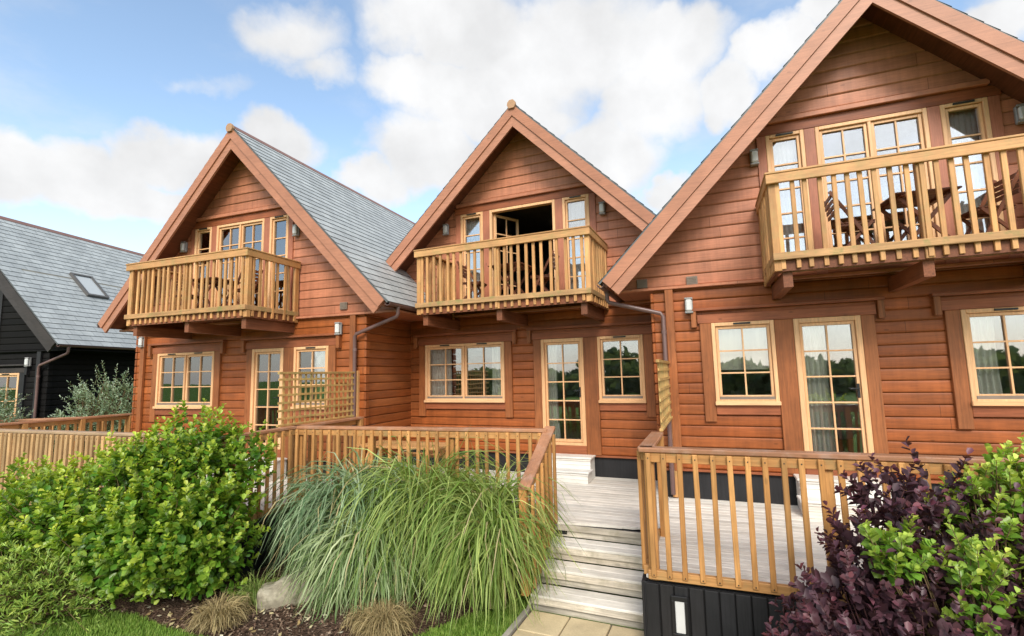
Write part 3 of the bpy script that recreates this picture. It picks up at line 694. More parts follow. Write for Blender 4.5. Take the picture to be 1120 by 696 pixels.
# step lamp let into the skirt
p=Wp('R',-2.895,-3.23,0);lamp=empty('step_lamp',(p.x,p.y,GZ-.90),CH['R'][2],'small upright white lamp in a black frame on the black deck skirt','lamp')
MB().box(-.075,.075,-.03,.0,-.19,-.145,.004).box(-.075,.075,-.03,0,.145,.19,.004).box(-.075,-.045,-.03,0,-.145,.145,.004).box(.045,.075,-.03,0,-.145,.145,.004).build('lamp_frame',M['black_fin'],lamp)
MB().box(-.044,.044,-.02,-.002,-.144,.144,.006).build('lamp_lens',M['lens'],lamp)

def screws(o,h,s,bsize):
    """dark screw heads near both ends of a baluster, in its own mesh"""
    import bmesh
    bm=bmesh.new();bm.from_mesh(o.data)
    for z in(h-.095,.02):
        r_=bmesh.ops.create_cone(bm,cap_ends=True,segments=8,radius1=.0065,radius2=.0065,depth=.004,matrix=Matrix.Translation((0,s*(bsize[1]+.001),z))@Matrix.Rotation(R(90),4,'X'))
        for f_ in {f for v in r_['verts'] for f in v.link_faces}: f_.material_index=1
    bm.to_mesh(o.data);bm.free();o.data.materials.append(M['dark'])
def railing(a,b,ztop,label,zbot=DZ+.02,spacing=.15,mats=('rail','hand'),posts=(0,1),slope=0.,bottom=True,group='deck railings',side=1,bsize=(.024,.019),facia=True,rim_post=True):
    """handrail, balusters on the outer face, posts. a,b world xy, outer side = right of a->b when side=1"""
    a=Vector(a);b=Vector(b);d=b-a;L=d.length;rz=math.atan2(d.y,d.x)
    root=empty('deck_railing',(a.x,a.y,zbot),rz,label,'railing',group)
    h=ztop-zbot;s=-side
    def sh(o):
        if slope: 
            for v in o.data.vertices: v.co.z+=slope*v.co.x
        return o
    sh(MB().box(-.06,L+.06,-.075,.075,h-.045,h,.008).build('handrail',M[mats[1]],root))
    sh(MB().box(0,L,s*.02,s*.055,h-.14,h-.047,.004).build('top_rail',M[mats[0]+'_x'],root))
    if bottom:
        sh(MB().box(-.02,L+.02,s*.02,s*.075,-.03,.055,.005).build('bottom_rail',M[mats[0]+'_x'],root))
    ps=MB().box(-.047,.047,-.047,.047,-.06,h-.046,.006).build('post',M[mats[0]],root)
    for i,f in enumerate(posts):
        o=ps if i==0 else ps.copy()
        if i:COL.objects.link(o);o.parent=root
        o.location=(f*L,-s*.03,slope*f*L)
    k=int(L/spacing);bl=MB().box(-bsize[0],bsize[0],-bsize[1],bsize[1],.0,h-.05,.005).build('baluster',M[mats[0]],root);screws(bl,h,s,bsize)
    scr=MB()
    for i in range(k+1):
        x=.03+(L-.06)*i/max(1,k)
        o=bl if i==0 else bl.copy()
        if i:COL.objects.link(o);o.parent=root
        o.location=(x+rnd.uniform(-.006,.006),s*(.055+bsize[1]),slope*x);o.rotation_euler=(rnd.uniform(-.004,.004),rnd.uniform(-.007,.007),0)
    return root
M['rail_x']=wood('deck_rail_pine',(.56,.29,.105),'x',var=.15,rough=.5,grain=.28,knots=.5,dirt=((.25,.22,.10),.5))
M['rail_grey_x']=wood('weathered_rail_pine',(.46,.33,.2),'x',var=.15,rough=.6,grain=.3,knots=.4)
ZT=GZ+.655
railing(xy(Wp('R',-3.15,-3.17)),xy(Wp('R',4.5,-3.17)),ZT,'long brown railing behind the purple bush, above the lamp in the skirt',posts=(.004,.205,.41,.62,.82,1))
railing(xy(Wp('R',-3.15,-1.92)),xy(Wp('R',-3.15,-3.12)),ZT,'short railing running back from the deck corner post to the edge-on trellis',posts=(0.,),side=1)
cA=Wp('C',1.42,-2.99);cB=Wp('L',3.27,-1.70)
railing(xy(cB),xy(cA),ZT,'brown railing behind the tall ornamental grasses',posts=(0.01,.33,.66,1),spacing=.152)
railing(xy(Wp('L',3.22,-1.72)),xy(Wp('L',3.22,-2.95)),ZT,'short railing coming towards us between the green shrub and the grasses',posts=(0.0,1),side=-1)
railing(xy(Wp('L',3.22,-.05)),xy(Wp('L',3.22,-1.66)),ZT,'railing standing under the square lattice trellis',posts=(0.02,),side=1)
railing(xy(Wp('L',-3.85,-2.99)),xy(Wp('L',3.18,-2.99)),ZT,'weathered greyish railing with close balusters, behind the big green shrub',mats=('rail_grey','hand_grey'),posts=(0,.2,.4,.6,.8,1),spacing=.125,bsize=(.03,.019))
railing(xy(Wp('L',-3.80,.25)),xy(Wp('L',-3.80,-2.9)),ZT,'brown railing running from the log chalet corner towards us, below the willow shrub',posts=(0,.33,.66),side=1)
railing((-14.6,10.9),(-10.2,12.3),ZT-.05,'brown railing in front of the black chalet',posts=(0,.33,.66,1)) 
# sloping stair handrail
sA=Wp('C',1.50,-2.99);sB=Wp('C',1.50,-3.88)
st=railing(xy(sA),xy(sB),ZT,'railing sloping down the steps beside the ornamental grass',zbot=DZ+.02,posts=(0.,1.0),slope=-.185/.31,bottom=False,spacing=.15,side=-1)

# steps
cs0=Wp('C',1.56,0);st=empty('deck_steps',(*xy(Wp('C',1.56,-2.93)),0),CH['C'][2],'four weathered wooden steps rising to the pale deck','steps')
for k in range(4):
    ztp=DZ-.0-.185*k;y0=-.31*k;xr_=1.62+.06*k
    mt=MB()
    if k>0:
        for j in range(2): mt.box(-.035,xr_,y0-.026+j*.162,y0-.026+j*.162+.158,ztp-.032,ztp,.006)
        mt.build('tread',M['deck'],st)
    MB().box(-.03,xr_,y0-.022,y0+.012,ztp-.104,ztp-(.034 if k else .03),.005).build('face_board',M['riser'],st)
    MB().box(-.025,xr_,y0+.013,y0+.035,ztp-.186,ztp-.098,.004).build('riser',M['riser'],st)
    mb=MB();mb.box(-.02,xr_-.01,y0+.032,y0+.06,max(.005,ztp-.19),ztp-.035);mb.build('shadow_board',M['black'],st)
mb=MB();mb.prism([(0,0),(-1.0,0),(-1.0,.02),(.0,DZ-.1)],-.075,-.037);mb.v=[(y,x,z) for x,y,z in mb.v];mb.build('stringer',M['riser'],st)

# white painted steps under the doors
def door_step(ch,x0,x1,label):
    p=Wp(ch,x0,-.02,0);z=DZ;top=GZ+CH[ch][3]-.16
    root=empty('door_step',(p.x,p.y,z),CH[ch][2],label,'step','white steps under the glass doors');w=x1-x0;h=top-z
    n=2
    for k in range(n):
        zz=h*(1-k/n);y=-.34-.28*k
        MB().box(-.03-.02*k,w+.03+.02*k,y-.03,-.0 if k==0 else y+.29,zz-.035,zz,.008).build('tread',M['white'],root)
        MB().box(0-.02*k,w+.02*k,y,-.001 if k==0 else y+.279,0.002,zz-.036,.004).build('riser',M['white'],root)
        mb=MB()
        mb.box(-.012-.02*k,w+.012+.02*k,y-.014,y+.02,zz-.075,zz-.037,.01);mb.box(-.006-.02*k,w+.006+.02*k,y-.008,y+.02,zz-.14,zz-.128,.003);mb.build('moulding',M['white'],root)
door_step('C',.22,1.36,'white moulded step standing at the head of the deck steps')
door_step('R',-1.42,-.30,'white moulded step under the largest chalet glass door, behind the balusters')
door_step('L',.30,1.42,'white moulded step seen through the railing near the square trellis')

def trellis(ch,x,ya,yb,z0,z1,label,posts=(0,1)):
    p=Wp(ch,x,ya);q=Wp(ch,x,yb);d=q-p;L=d.length;rz=math.atan2(d.y,d.x)
    root=empty('trellis',(p.x,p.y,GZ+z0),rz,label,'trellis','trellis screens on the decks');h=z1-z0
    mb=MB()
    n=round(L/.125)
    for i in range(1,n): mb.box(L*i/n-.017,L*i/n+.017,-.012,.002,.01,h-.03)
    mb.build('upright_laths',M['trellis'],root)
    mb=MB();n=round(h/.125)
    for i in range(1,n): mb.box(.0,L,.003,.017,h*i/n-.017,h*i/n+.017)
    mb.build('cross_laths',M['trellis'],root)
    MB().box(0,L,-.02,.025,h-.04,h,.004).box(0,L,-.02,.024,0,.035,.004).build('frame',M['trellis'],root)
    for x_ in [(-.03,L+.03)[i] for i in posts]:
        m=MB().box(x_-.04,x_+.04,-.04,.04,DECK-z0+.02,h+.015,.005);m.build('post',M['balc'],root)
trellis('L',3.13,-.06,-2.02,.66,1.53,'square lattice trellis standing before a chalet window',(0,))
trellis('R',-3.10,-.06,-1.90,.66,1.56,'trellis panel seen edge-on below the downpipe of the largest chalet',(0,))

# picnic table on the middle deck
def picnic(ch,x,y,rz,label):
    p=Wp(ch,x,y);root=empty('picnic_table',(p.x,p.y,DZ),CH[ch][2]+rz,label,'picnic table')
    mb=MB()
    for k in range(5): mb.box(-.85,.85,-.36+k*.146,-.36+k*.146+.138,.71,.75,.006)
    mb.build('tabletop',M['balc_x'],root)
    for s in(-1,1):
        mb=MB()
        for k in range(2): mb.box(-.85,.85,s*.70-.145+k*.15,s*.70-.145+k*.15+.14,.42,.455,.006)
        mb.build('bench_seat',M['balc_x'],root)
    for xx in(-.6,.6):
        for s in(-1,1):
            MB().bar((xx,s*.62,0),(xx,s*.22,.71),.045,.095).build('leg',M['balc'],root)
        MB().box(xx+.025,xx+.065,-.82,.82,.32,.415,.004).box(xx+.025,xx+.065,-.34,.34,.62,.705,.004).build('crossbeam',M['balc_x'],root)
picnic('C',-1.75,-1.75,0.02,'wooden picnic table behind the railing and the tall grasses')
# ------------------------------------------------------------------ armchair glimpsed through the right glass door
p=Wp('R',-.62,.75);ac=empty('armchair',(p.x,p.y,GZ+CH['R'][3]-.02),CH['R'][2]+.3,'grey rounded chair back seen through the glass door of the largest chalet','chair')
M['greycloth']=plain('grey_upholstery',(.26,.27,.29),.9,.1)
def blob(cx,cy,cz,rx,ry,rz,n=14,m=10,pw=2.6):
    vs=[];fs=[]
    sp=lambda v:math.copysign(abs(v)**(2/pw),v)
    for j in range(m+1):
        ph=-math.pi/2+math.pi*j/m
        for i in range(n):
            th=2*math.pi*i/n;vs.append((cx+rx*sp(math.cos(ph))*sp(math.cos(th)),cy+ry*sp(math.cos(ph))*sp(math.sin(th)),cz+rz*sp(math.sin(ph))))
    for j in range(m):
        for i in range(n): fs.append((j*n+i,j*n+(i+1)%n,(j+1)*n+(i+1)%n,(j+1)*n+i))
    return vs,fs
for nm,args in(('backrest',(0,.0,.62,.27,.10,.36)),('seat',(0,.32,.36,.28,.3,.10))):
    mb=MB();mb.add(*blob(*args),True);mb.build(nm,M['greycloth'],ac)
mb=MB()
for sx in(-.2,.2):
    for yy in(.05,.55): mb.tube([(sx,yy,.0),(sx*.9,yy,.32)],.02,8)
mb.build('legs',M['teak'],ac)

# ------------------------------------------------------------------ ground
def lawn_mat():
    N=NT('lawn_soil_green');n=N.noise(N.obj(),1.5,5,.6);n2=N.noise(N.obj(),40,3,.6)
    c=N.mix(N.ramp(n,[(.35,0.),(.65,1.)]),(.085,.17,.022),(.13,.22,.035));c=N.mix(1,c,N.ramp(n2,[(.3,.6),(.7,1.15)]),'MULTIPLY')
    N.bsdf(c,.9,.1,bump=n2,bstr=.6,bdist=.02);return N.m
M['lawn']=lawn_mat()
v=[];f=[]
mb=MB();mb.add([(-400,-400,0),(400,-400,0),(400,400,0),(-400,400,0)],[(0,1,2,3)])
tag(mb.build('ground',M['lawn']),kind='structure')
def mulch_mat():
    N=NT('bark_mulch');n=N.noise(N.obj(),22,6,.7);n1=N.noise(N.obj(),3,4)
    vo=N.n('ShaderNodeTexVoronoi');N.l(N.vmul(N.obj(),(1,1.6,1)),vo.inputs['Vector']);vo.inputs['Scale'].default_value=38
    c=N.ramp(n,[(.3,(.035,.022,.014)),(.55,(.10,.06,.038)),(.75,(.20,.13,.085))])
    c=N.mix(N.math('MULTIPLY',N.ramp(n1,[(.4,0.),(.6,1.)]),.5),c,(.09,.062,.045))
    N.bsdf(c,.95,.1,bump=vo.outputs['Distance'],bstr=.9,bdist=.03);return N.m
M['mulch']=mulch_mat()
# planting bed: outline on the lawn, gently mounded
bed=[(-9.5,6.75),(-7.4,6.62),(-6.2,6.42),(-5.2,6.30),(-4.5,6.12),(-3.9,5.80),(-3.3,5.55),(-2.6,5.30),(-1.9,5.20),(-1.2,5.42),(-.85,5.72),(-.5,6.0),(-.18,6.22),(.05,6.45),(.1,7.0),(-3.4,8.2),(-3.8,6.95),(-9.5,8.6)]
cx,cy=-3.2,6.7
gv=[];gf=[]
NB=len(bed);dens=[]
for i in range(NB):
    a=Vector(bed[i]);b2=Vector(bed[(i+1)%NB])
    for k in range(6): dens.append(a.lerp(b2,k/6))
def bedz(x,y,t): return .004+.10*(1-(1-min(1,t*2.2))**2)+.03*math.sin(x*2.3+y)*min(1,t*3)
rings=14
for j in range(rings+1):
    t=j/rings
    for q in dens:
        px,py=q.x+rnd.uniform(-.015,.015),q.y+rnd.uniform(-.015,.015)
        c_=Vector((min(max(px,-8.5),-.6),cy+(0.25 if px<-4 else .35))) 
        P=Vector((px,py)).lerp(c_,t)
        gv.append((P.x,P.y,bedz(P.x,P.y,t)))
nD=len(dens)
for j in range(rings):
    for i in range(nD): gf.append((j*nD+i,j*nD+(i+1)%nD,(j+1)*nD+(i+1)%nD,(j+1)*nD+i))
mb=MB();mb.add(gv,gf,True);tag(mb.build('flower_bed',M['mulch']),kind='structure')
mb=MB();mb.add([(.75,1.6,.006),(8,1.0,.006),(8,2.6,.006),(3.2,4.15,.006),(1.55,4.75,.006),(1.5,3.6,.006)],[(0,1,2,3,4,5)])
tag(mb.build('shrub_bed',M['mulch']),kind='structure')
# path slabs with an edging kerb
def slab_mat():
    N=NT('buff_paving');n=N.noise(N.obj(),3,5,.6);n2=N.noise(N.obj(),60,3,.6)
    r=N.rand();c=N.mix(r,(.56,.45,.27),(.48,.38,.23));c=N.mix(1,c,N.ramp(n,[(.3,.78),(.7,1.1)]),'MULTIPLY');c=N.mix(1,c,N.ramp(n2,[(.3,.9),(.7,1.06)]),'MULTIPLY')
    N.bsdf(c,.85,.2,bump=n2,bstr=.3,bdist=.004);return N.m
M['paving']=slab_mat();M['joint']=plain('path_jointing',(.13,.11,.08),.95,.1)
pe=Wp('C',1.56,-3.93);t=CH['C'][2]
pth=empty('path',(pe.x,pe.y,0),t,None,None);tag(pth,kind='structure')
MB().box(-.02,1.9,-4.3,.05,.0,.012).build('jointing',M['joint'],pth)
mb=MB()
for i in range(4):
    for j in range(9):
        x0=.0+i*.46;y1=-.0-j*.46;mb.box(x0+.008,x0+.452,y1-.452,y1-.008,.004,.036+rnd.uniform(-.003,.003),.006)
mb.build('paving_slabs',M['paving'],pth)
M['kerb']=plain('grey_kerb_concrete',(.36,.33,.28),.9,.1)
mb=MB()
for j in range(5): mb.box(-.085,-.022,-.02-.9*(j+1)+.01,-.02-.9*j,.0,.05,.008)
mb.build('edging_kerb',M['kerb'],pth)
# chips and leaves on the bed, blades on the lawn
def in_poly(pts,poly):
    x,y=pts[:,0],pts[:,1];c=np.zeros(len(pts),bool);n=len(poly)
    for i in range(n):
        x1,y1=poly[i];x2,y2=poly[(i+1)%n];k=((y1>y)!=(y2>y))&(x<(x2-x1)*(y-y1)/(y2-y1+1e-12)+x1);c^=k
    return c
def flakes(n,poly,bb,lmin,lmax,asp,zoff,tilt):
    P=rng.uniform((bb[0],bb[1]),(bb[2],bb[3]),(n,2));P=P[in_poly(P,poly)];n=len(P)
    a=rng.uniform(0,2*np.pi,n);l=rng.uniform(lmin,lmax,n);w=l*rng.uniform(asp*.7,asp*1.3,n)
    d=np.stack([np.cos(a),np.sin(a),rng.normal(0,tilt,n)],1);s=np.stack([-np.sin(a),np.cos(a),rng.normal(0,tilt,n)],1)
    c=np.concatenate([P,(zoff+rng.uniform(.0,.02,n))[:,None]],1)
    q=np.stack([c-d*l[:,None]/2-s*w[:,None]*.3,c-d*l[:,None]*.1+s*w[:,None]*-.5,c+d*l[:,None]*.5,c+s*w[:,None]*.5],1)
    return q.reshape(-1,3),np.arange(4*n).reshape(n,4)
def bed_height(v):
    # distance to the outline drives the mound height
    Pd=np.array(dens);out=np.empty(len(v))
    for i in range(0,len(v),2000):
        d=np.sqrt(((v[i:i+2000,None,:2]-Pd[None])**2).sum(2)).min(1);out[i:i+2000]=.006+.095*np.clip(d/.45,0,1)**.7
    return out
q,fq=flakes(26000,bed,(-7,5.1,.1,7.4),.018,.055,.45,0,.35)
h=bed_height(q[::4]);q[:,2]+=np.repeat(h,4)+.004
N=NT('bark_chip');r=N.rand();N.bsdf(N.ramp(r,[(0.,(.03,.018,.012)),(.5,(.11,.062,.04)),(.85,(.22,.15,.10)),(1.,(.33,.25,.18))]),.9,.15)
tag(np_mesh('bark_chips',q,fq,N.m,smooth=False),'loose brown bark chips covering the planting bed','bark chips',kind='stuff')
q,fq=flakes(340,bed,(-5.6,5.2,-1.4,6.6),.05,.085,.5,0,.25)
h=bed_height(q[::4]);q[:,2]+=np.repeat(h,4)+.02
N=NT('fallen_leaf_tan');r=N.rand();N.bsdf(N.ramp(r,[(0.,(.30,.20,.08)),(.5,(.45,.38,.20)),(1.,(.55,.50,.36))]),.7,.2)
tag(np_mesh('fallen_leaves',q,fq,N.m,smooth=False),'pale dry leaves fallen on the bark mulch','fallen leaves',kind='stuff')
def grass_blades(n,bb,excl,hmin,hmax):
    P=rng.uniform((bb[0],bb[1]),(bb[2],bb[3]),(n,2));P=P[~in_poly(P,excl)];n=len(P)
    a=rng.uniform(0,2*np.pi,n);h=rng.uniform(hmin,hmax,n);w=.0035
    l=np.stack([np.cos(a),np.sin(a)],1);s=np.stack([-np.sin(a),np.cos(a)],1)*w;le=rng.uniform(.1,.8,n)[:,None]*h[:,None]
    z=np.zeros((n,1));b0=np.concatenate([P-s,z],1);b1=np.concatenate([P+s,z],1)
    m0=np.concatenate([P-s*.7+l*le*.4,h[:,None]*.65],1);m1=np.concatenate([P+s*.7+l*le*.4,h[:,None]*.65],1)
    t0=np.concatenate([P+l*le-s*.1,h[:,None]],1);t1=np.concatenate([P+l*le+s*.1,h[:,None]],1)
    v=np.stack([b0,b1,m1,m0,t1,t0],1).reshape(-1,3);k=np.arange(n)[:,None]*6
    f=np.concatenate([k+np.array([0,1,2,3]),k+np.array([3,2,4,5])],0);return v,f
v1,f1=grass_blades(90000,(-8.5,4.6,-2.4,7.0),bed,.02,.06)
v2,f2=grass_blades(26000,(-1.6,4.3,.1,6.5),bed+[],.02,.055)
ok=(v2[::6,0]<.02-(6.4-v2[::6,1])*-.0);
V=np.concatenate([v1,v2]);F=np.concatenate([f1,f2+len(v1)])
# keep blades off the path
e0=Wp('C',1.47,-3.6);ey=Vector((math.sin(-t)*-1,math.cos(t)))
ax=np.array([math.cos(t),math.sin(t)]);base=np.repeat(((V[::1][:,:2]-np.array([e0.x,e0.y]))@ax)>0,1)
bad=base[F].any(1);F=F[~bad]
N=NT('lawn_blade');r=N.rand();N.bsdf(N.ramp(r,[(0.,(.09,.18,.018)),(.6,(.17,.28,.035)),(1.,(.26,.34,.07))]),.6,.25)
tag(np_mesh('lawn_grass',V,F,N.m),'short mown green grass blades of the lawn','grass',kind='stuff')
# boulder
vs,fs=blob(0,0,.05,.44,.28,.20,36,22,3.2)
mb=MB();out=[]
for x,y,z in vs:
    k=1+.10*math.sin(7*x+3*z)+.08*math.sin(11*y-5*x+2)+.04*math.sin(23*x+17*z)
    out.append((x*k*(1+.12*math.sin(9*z+4*y)),y*k,z*k*(1-.45*x)))
mb.add(out,fs,True)
N=NT('lichen_stone');n=N.noise(N.obj(),5,6,.65);n2=N.noise(N.obj(),30,4)
c=N.ramp(n,[(.3,(.17,.145,.10)),(.55,(.33,.29,.21)),(.75,(.44,.40,.30))]);c=N.mix(1,c,N.ramp(n2,[(.3,.8),(.7,1.1)]),'MULTIPLY')
N.bsdf(c,.9,.15,bump=n,bstr=.7,bdist=.04)
o=mb.build('boulder',N.m);o.location=(-2.72,6.32,.07);o.rotation_euler=(0,0,.5);tag(o,'pale grey boulder half hidden under the drooping grass','boulder')
# ------------------------------------------------------------------ plants
def unit(a): return a/np.maximum(1e-9,np.linalg.norm(a,axis=-1,keepdims=True))
def leaves_mesh(P,D,Nn,L,Wd,young,fold=.18):
    """P base, D axis, Nn normal, L length, Wd width: folded obovate leaves of two quads"""
    S=unit(np.cross(D,Nn));Nn=np.cross(S,D);L=L[:,None];Wd=Wd[:,None]
    b=P;tip=P+D*L-Nn*L*.10
    l1=P+D*L*.32+S*Wd*.36+Nn*Wd*fold;r1=P+D*L*.32-S*Wd*.36+Nn*Wd*fold
    l2=P+D*L*.72+S*Wd*.46+Nn*Wd*fold*.9;r2=P+D*L*.72-S*Wd*.46+Nn*Wd*fold*.9
    n=len(P);v=np.stack([b,r1,r2,tip,l2,l1],1).reshape(-1,3);k=np.arange(n)[:,None]*6
    f=np.concatenate([k+np.array([0,1,2,3]),k+np.array([0,3,4,5])],0)
    return v,f,np.repeat(young,6)
def ell_points(n,els):
    """random surface-biased points in a union of ellipsoids (c, r)"""
    vol=np.array([e[1][0]*e[1][1]+e[1][0]*e[1][2] for e in els]);pick=rng.choice(len(els),n,p=vol/vol.sum())
    u=unit(rng.normal(size=(n,3)));c=np.array([e[0] for e in els])[pick];r=np.array([e[1] for e in els])[pick]
    return c,r,u
def shrub(name,label,els,shoots,mat,leaf=(.045,.07),asp=.62,per=14,slen=(.18,.42),inner=3000,upb=.5,tuft=.0,stem_col=(.12,.08,.04),cat='shrub',group=None,young_pow=1.6,base=None,drop=.0,stiff=.55,minz=.03,ymin=None,surf=(.72,1.0),young_shoot=.35):
    P=[];D=[];Nn=[];L=[];Y=[]
    c,r,u=ell_points(shoots,els)
    # uneven outline: lumps on each ellipsoid
    lump=1+.13*np.sin(5*u[:,0]+3*c[:,0])*np.cos(4*u[:,2]+c[:,1])+rng.normal(0,.05,shoots)
    s=c+r*u*(rng.uniform(surf[0],surf[1],shoots)*lump)[:,None]
    d=unit(unit(u/r)*(1-upb)+np.array([0,0,upb])+rng.normal(0,.22,(shoots,3)))
    ln=rng.uniform(*slen,shoots)*(1+tuft*np.clip(u[:,2],0,1))
    stems=[];vig=rng.uniform(0,1,shoots)
    for k in range(per):
        t=(k+rng.uniform(0,.8,shoots))/per
        pos=s+d*(ln*t)[:,None];pos[:,2]-=drop*ln*t*t
        ang=k*2.4+rng.uniform(0,6.28,1)+rng.normal(0,.4,shoots)
        a=unit(np.cross(d,np.array([.3,.2,.9])+rng.normal(0,.05,(shoots,3))));b=np.cross(d,a)
        rad=a*np.cos(ang)[:,None]+b*np.sin(ang)[:,None]
        ax=unit(d*(stiff+.5*t)[:,None]+rad+np.array([0,0,.12]))
        nn=unit(d*.9+np.array([0,0,.5])-rad*.2+rng.normal(0,.25,(shoots,3)))
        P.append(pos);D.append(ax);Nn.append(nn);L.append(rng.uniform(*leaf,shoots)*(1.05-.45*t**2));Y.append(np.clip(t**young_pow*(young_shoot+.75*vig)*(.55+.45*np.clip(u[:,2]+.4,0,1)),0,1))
    if inner:
        c,r,u2=ell_points(inner,els);p=c+r*u2*(rng.uniform(.35,.92,inner))[:,None]
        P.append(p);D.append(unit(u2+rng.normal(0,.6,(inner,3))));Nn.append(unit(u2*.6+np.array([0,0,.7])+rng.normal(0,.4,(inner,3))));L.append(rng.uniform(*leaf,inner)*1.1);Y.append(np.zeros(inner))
    P=np.concatenate(P);D=np.concatenate(D);Nn=np.concatenate(Nn);L=np.concatenate(L);Y=np.concatenate(Y)
    k=P[:,2]>minz
    if ymin is not None: k&=ymin(P)
    P,D,Nn,L,Y=P[k],D[k],Nn[k],L[k],Y[k]
    b0=np.array(base if base is not None else np.mean([e[0] for e in els],0));b0[2]=0
    root=empty(name,tuple(b0),0,label,cat,group)
    v,f,y=leaves_mesh(P-b0,D,Nn,L,L*asp,Y)
    np_mesh('foliage',v,f,mat,root,{'young':y})
    mb=MB()
    for i in range(0,shoots,max(1,shoots//260)):
        q=Vector(s[i])-Vector(b0);e=q+Vector(d[i])*ln[i]*.9;m=Vector((q.x*.45,q.y*.45,q.z*.35));g=Vector((rnd.uniform(-.12,.12),rnd.uniform(-.1,.1),.0))
        e.z-=drop*ln[i]*.8
        mb.tube([g,m,q,e],[.011,.007,.004,.002],5,False)
    N=NT(name+'_bark');n=N.noise(N.obj(),20,4);N.bsdf(N.mix(n,stem_col,tuple(q*1.6 for q in stem_col)),.8,.2)
    mb.build('stems',N.m,root);return root
M['griselinia']=leaf_mat('glossy_green_leaf',(.14,.28,.03),(.62,.70,.085),.34,.5,.40)
M['griselinia_var']=leaf_mat('lime_green_leaf',(.20,.35,.04),(.64,.72,.13),.36,.45,.36)
M['willowleaf']=leaf_mat('narrow_yellow_green_leaf',(.26,.38,.06),(.58,.66,.16),.45,.4,.3)
M['purple']=leaf_mat('dark_purple_leaf',(.085,.040,.050),(.23,.06,.08),.45,.45,.22,hue=.1)
M['silver']=leaf_mat('silvery_green_leaf',(.26,.36,.21),(.60,.68,.52),.5,.3,.25)
shrub('shrub','big glossy bright green shrub between the lawn and the weathered railing',[((-4.15,6.35,.98),(.72,.66,.93)),((-4.95,6.45,1.02),(.75,.62,.78)),((-5.75,6.55,.90),(.8,.6,.70)),((-6.6,6.8,.80),(.8,.6,.7)),((-4.45,6.20,.78),(.98,.55,.52)),((-3.75,6.3,.75),(.48,.5,.68)),((-4.15,6.5,1.85),(.50,.35,.34)),((-4.75,6.5,1.62),(.5,.35,.30)),((-3.55,6.6,1.62),(.30,.3,.35))],
   1400,M['griselinia'],leaf=(.045,.11),asp=.76,per=12,inner=8000,upb=.55,tuft=.45,base=(-4.6,6.5,0),slen=(.12,.29),young_pow=.9,young_shoot=.55,minz=.2)
shrub('shrub','soft yellow-green narrow-leaved shrub at the foot of the glossy shrub',[((-6.0,6.05,.42),(.75,.42,.48)),((-5.35,5.98,.34),(.45,.36,.40)),((-6.7,6.25,.5),(.6,.4,.5))],
   520,M['willowleaf'],leaf=(.055,.10),asp=.2,per=15,inner=2500,upb=.35,base=(-6.0,6.1,0),drop=.5,slen=(.25,.5))
shrub('smoke_bush','dark purple-leaved bush in front of the deck skirt',[((2.10,3.50,.66),(.26,.25,.28)),((2.62,3.45,.95),(.34,.30,.48)),((2.68,3.65,1.52),(.20,.16,.46)),((2.40,3.6,1.35),(.12,.12,.3)),((3.02,3.65,1.48),(.20,.18,.46)),((3.5,3.55,1.05),(.42,.34,.5)),((2.42,3.15,.52),(.36,.3,.30)),((3.0,3.0,.60),(.5,.35,.36)),((2.24,3.5,1.12),(.16,.14,.28)),((2.02,3.52,1.05),(.07,.08,.22)),((1.86,3.42,.62),(.26,.24,.24)),((2.15,3.3,.85),(.24,.2,.24))],
   680,M['purple'],leaf=(.055,.095),asp=.72,per=13,inner=2600,upb=.5,base=(2.6,3.4,0),stem_col=(.07,.03,.03),slen=(.14,.32),young_pow=1.6,young_shoot=.2,tuft=.1)
shrub('shrub','lime-green leathery-leaved shrub growing through the purple bush',[((3.45,3.72,1.40),(.40,.28,.42)),((3.22,3.55,1.55),(.12,.12,.34)),((2.46,3.35,1.50),(.15,.10,.14)),((2.85,3.25,1.25),(.10,.10,.30)),((3.35,3.05,.95),(.22,.16,.45)),((3.62,3.6,1.55),(.26,.2,.32)),((3.40,3.62,1.78),(.09,.08,.28)),((3.78,3.6,1.78),(.2,.18,.28)),((3.9,3.6,1.5),(.4,.3,.5)),((2.36,3.3,1.5),(.08,.08,.16))],
   430,M['griselinia_var'],leaf=(.045,.08),asp=.82,per=14,inner=1500,upb=.62,base=(3.2,3.5,0),slen=(.13,.26),tuft=.15,young_shoot=.5,young_pow=1.)
for bx,by,els,lb in((-11.5,13.2,[((-11.2,13.2,1.5),(.7,.5,1.1)),((-10.5,13.0,1.75),(.6,.5,1.15)),((-9.9,12.9,1.6),(.5,.5,1.1)),((-11.9,13.4,1.0),(.6,.5,.7))],'silvery green willow shrub between the black wall and the red-brown log chalet'),
                (-12.4,11.6,[((-12.5,11.6,1.5),(.6,.5,1.1)),((-12.9,11.8,1.9),(.6,.5,.9)),((-12.0,11.6,1.3),(.4,.4,.8))],'silvery green willow shrub before the black chalet window')):
    shrub('willow_shrub',lb,els,420,M['silver'],leaf=(.06,.11),asp=.28,per=16,inner=2600,upb=.5,base=(bx,by,0),slen=(.25,.55),group='silvery willow shrubs')

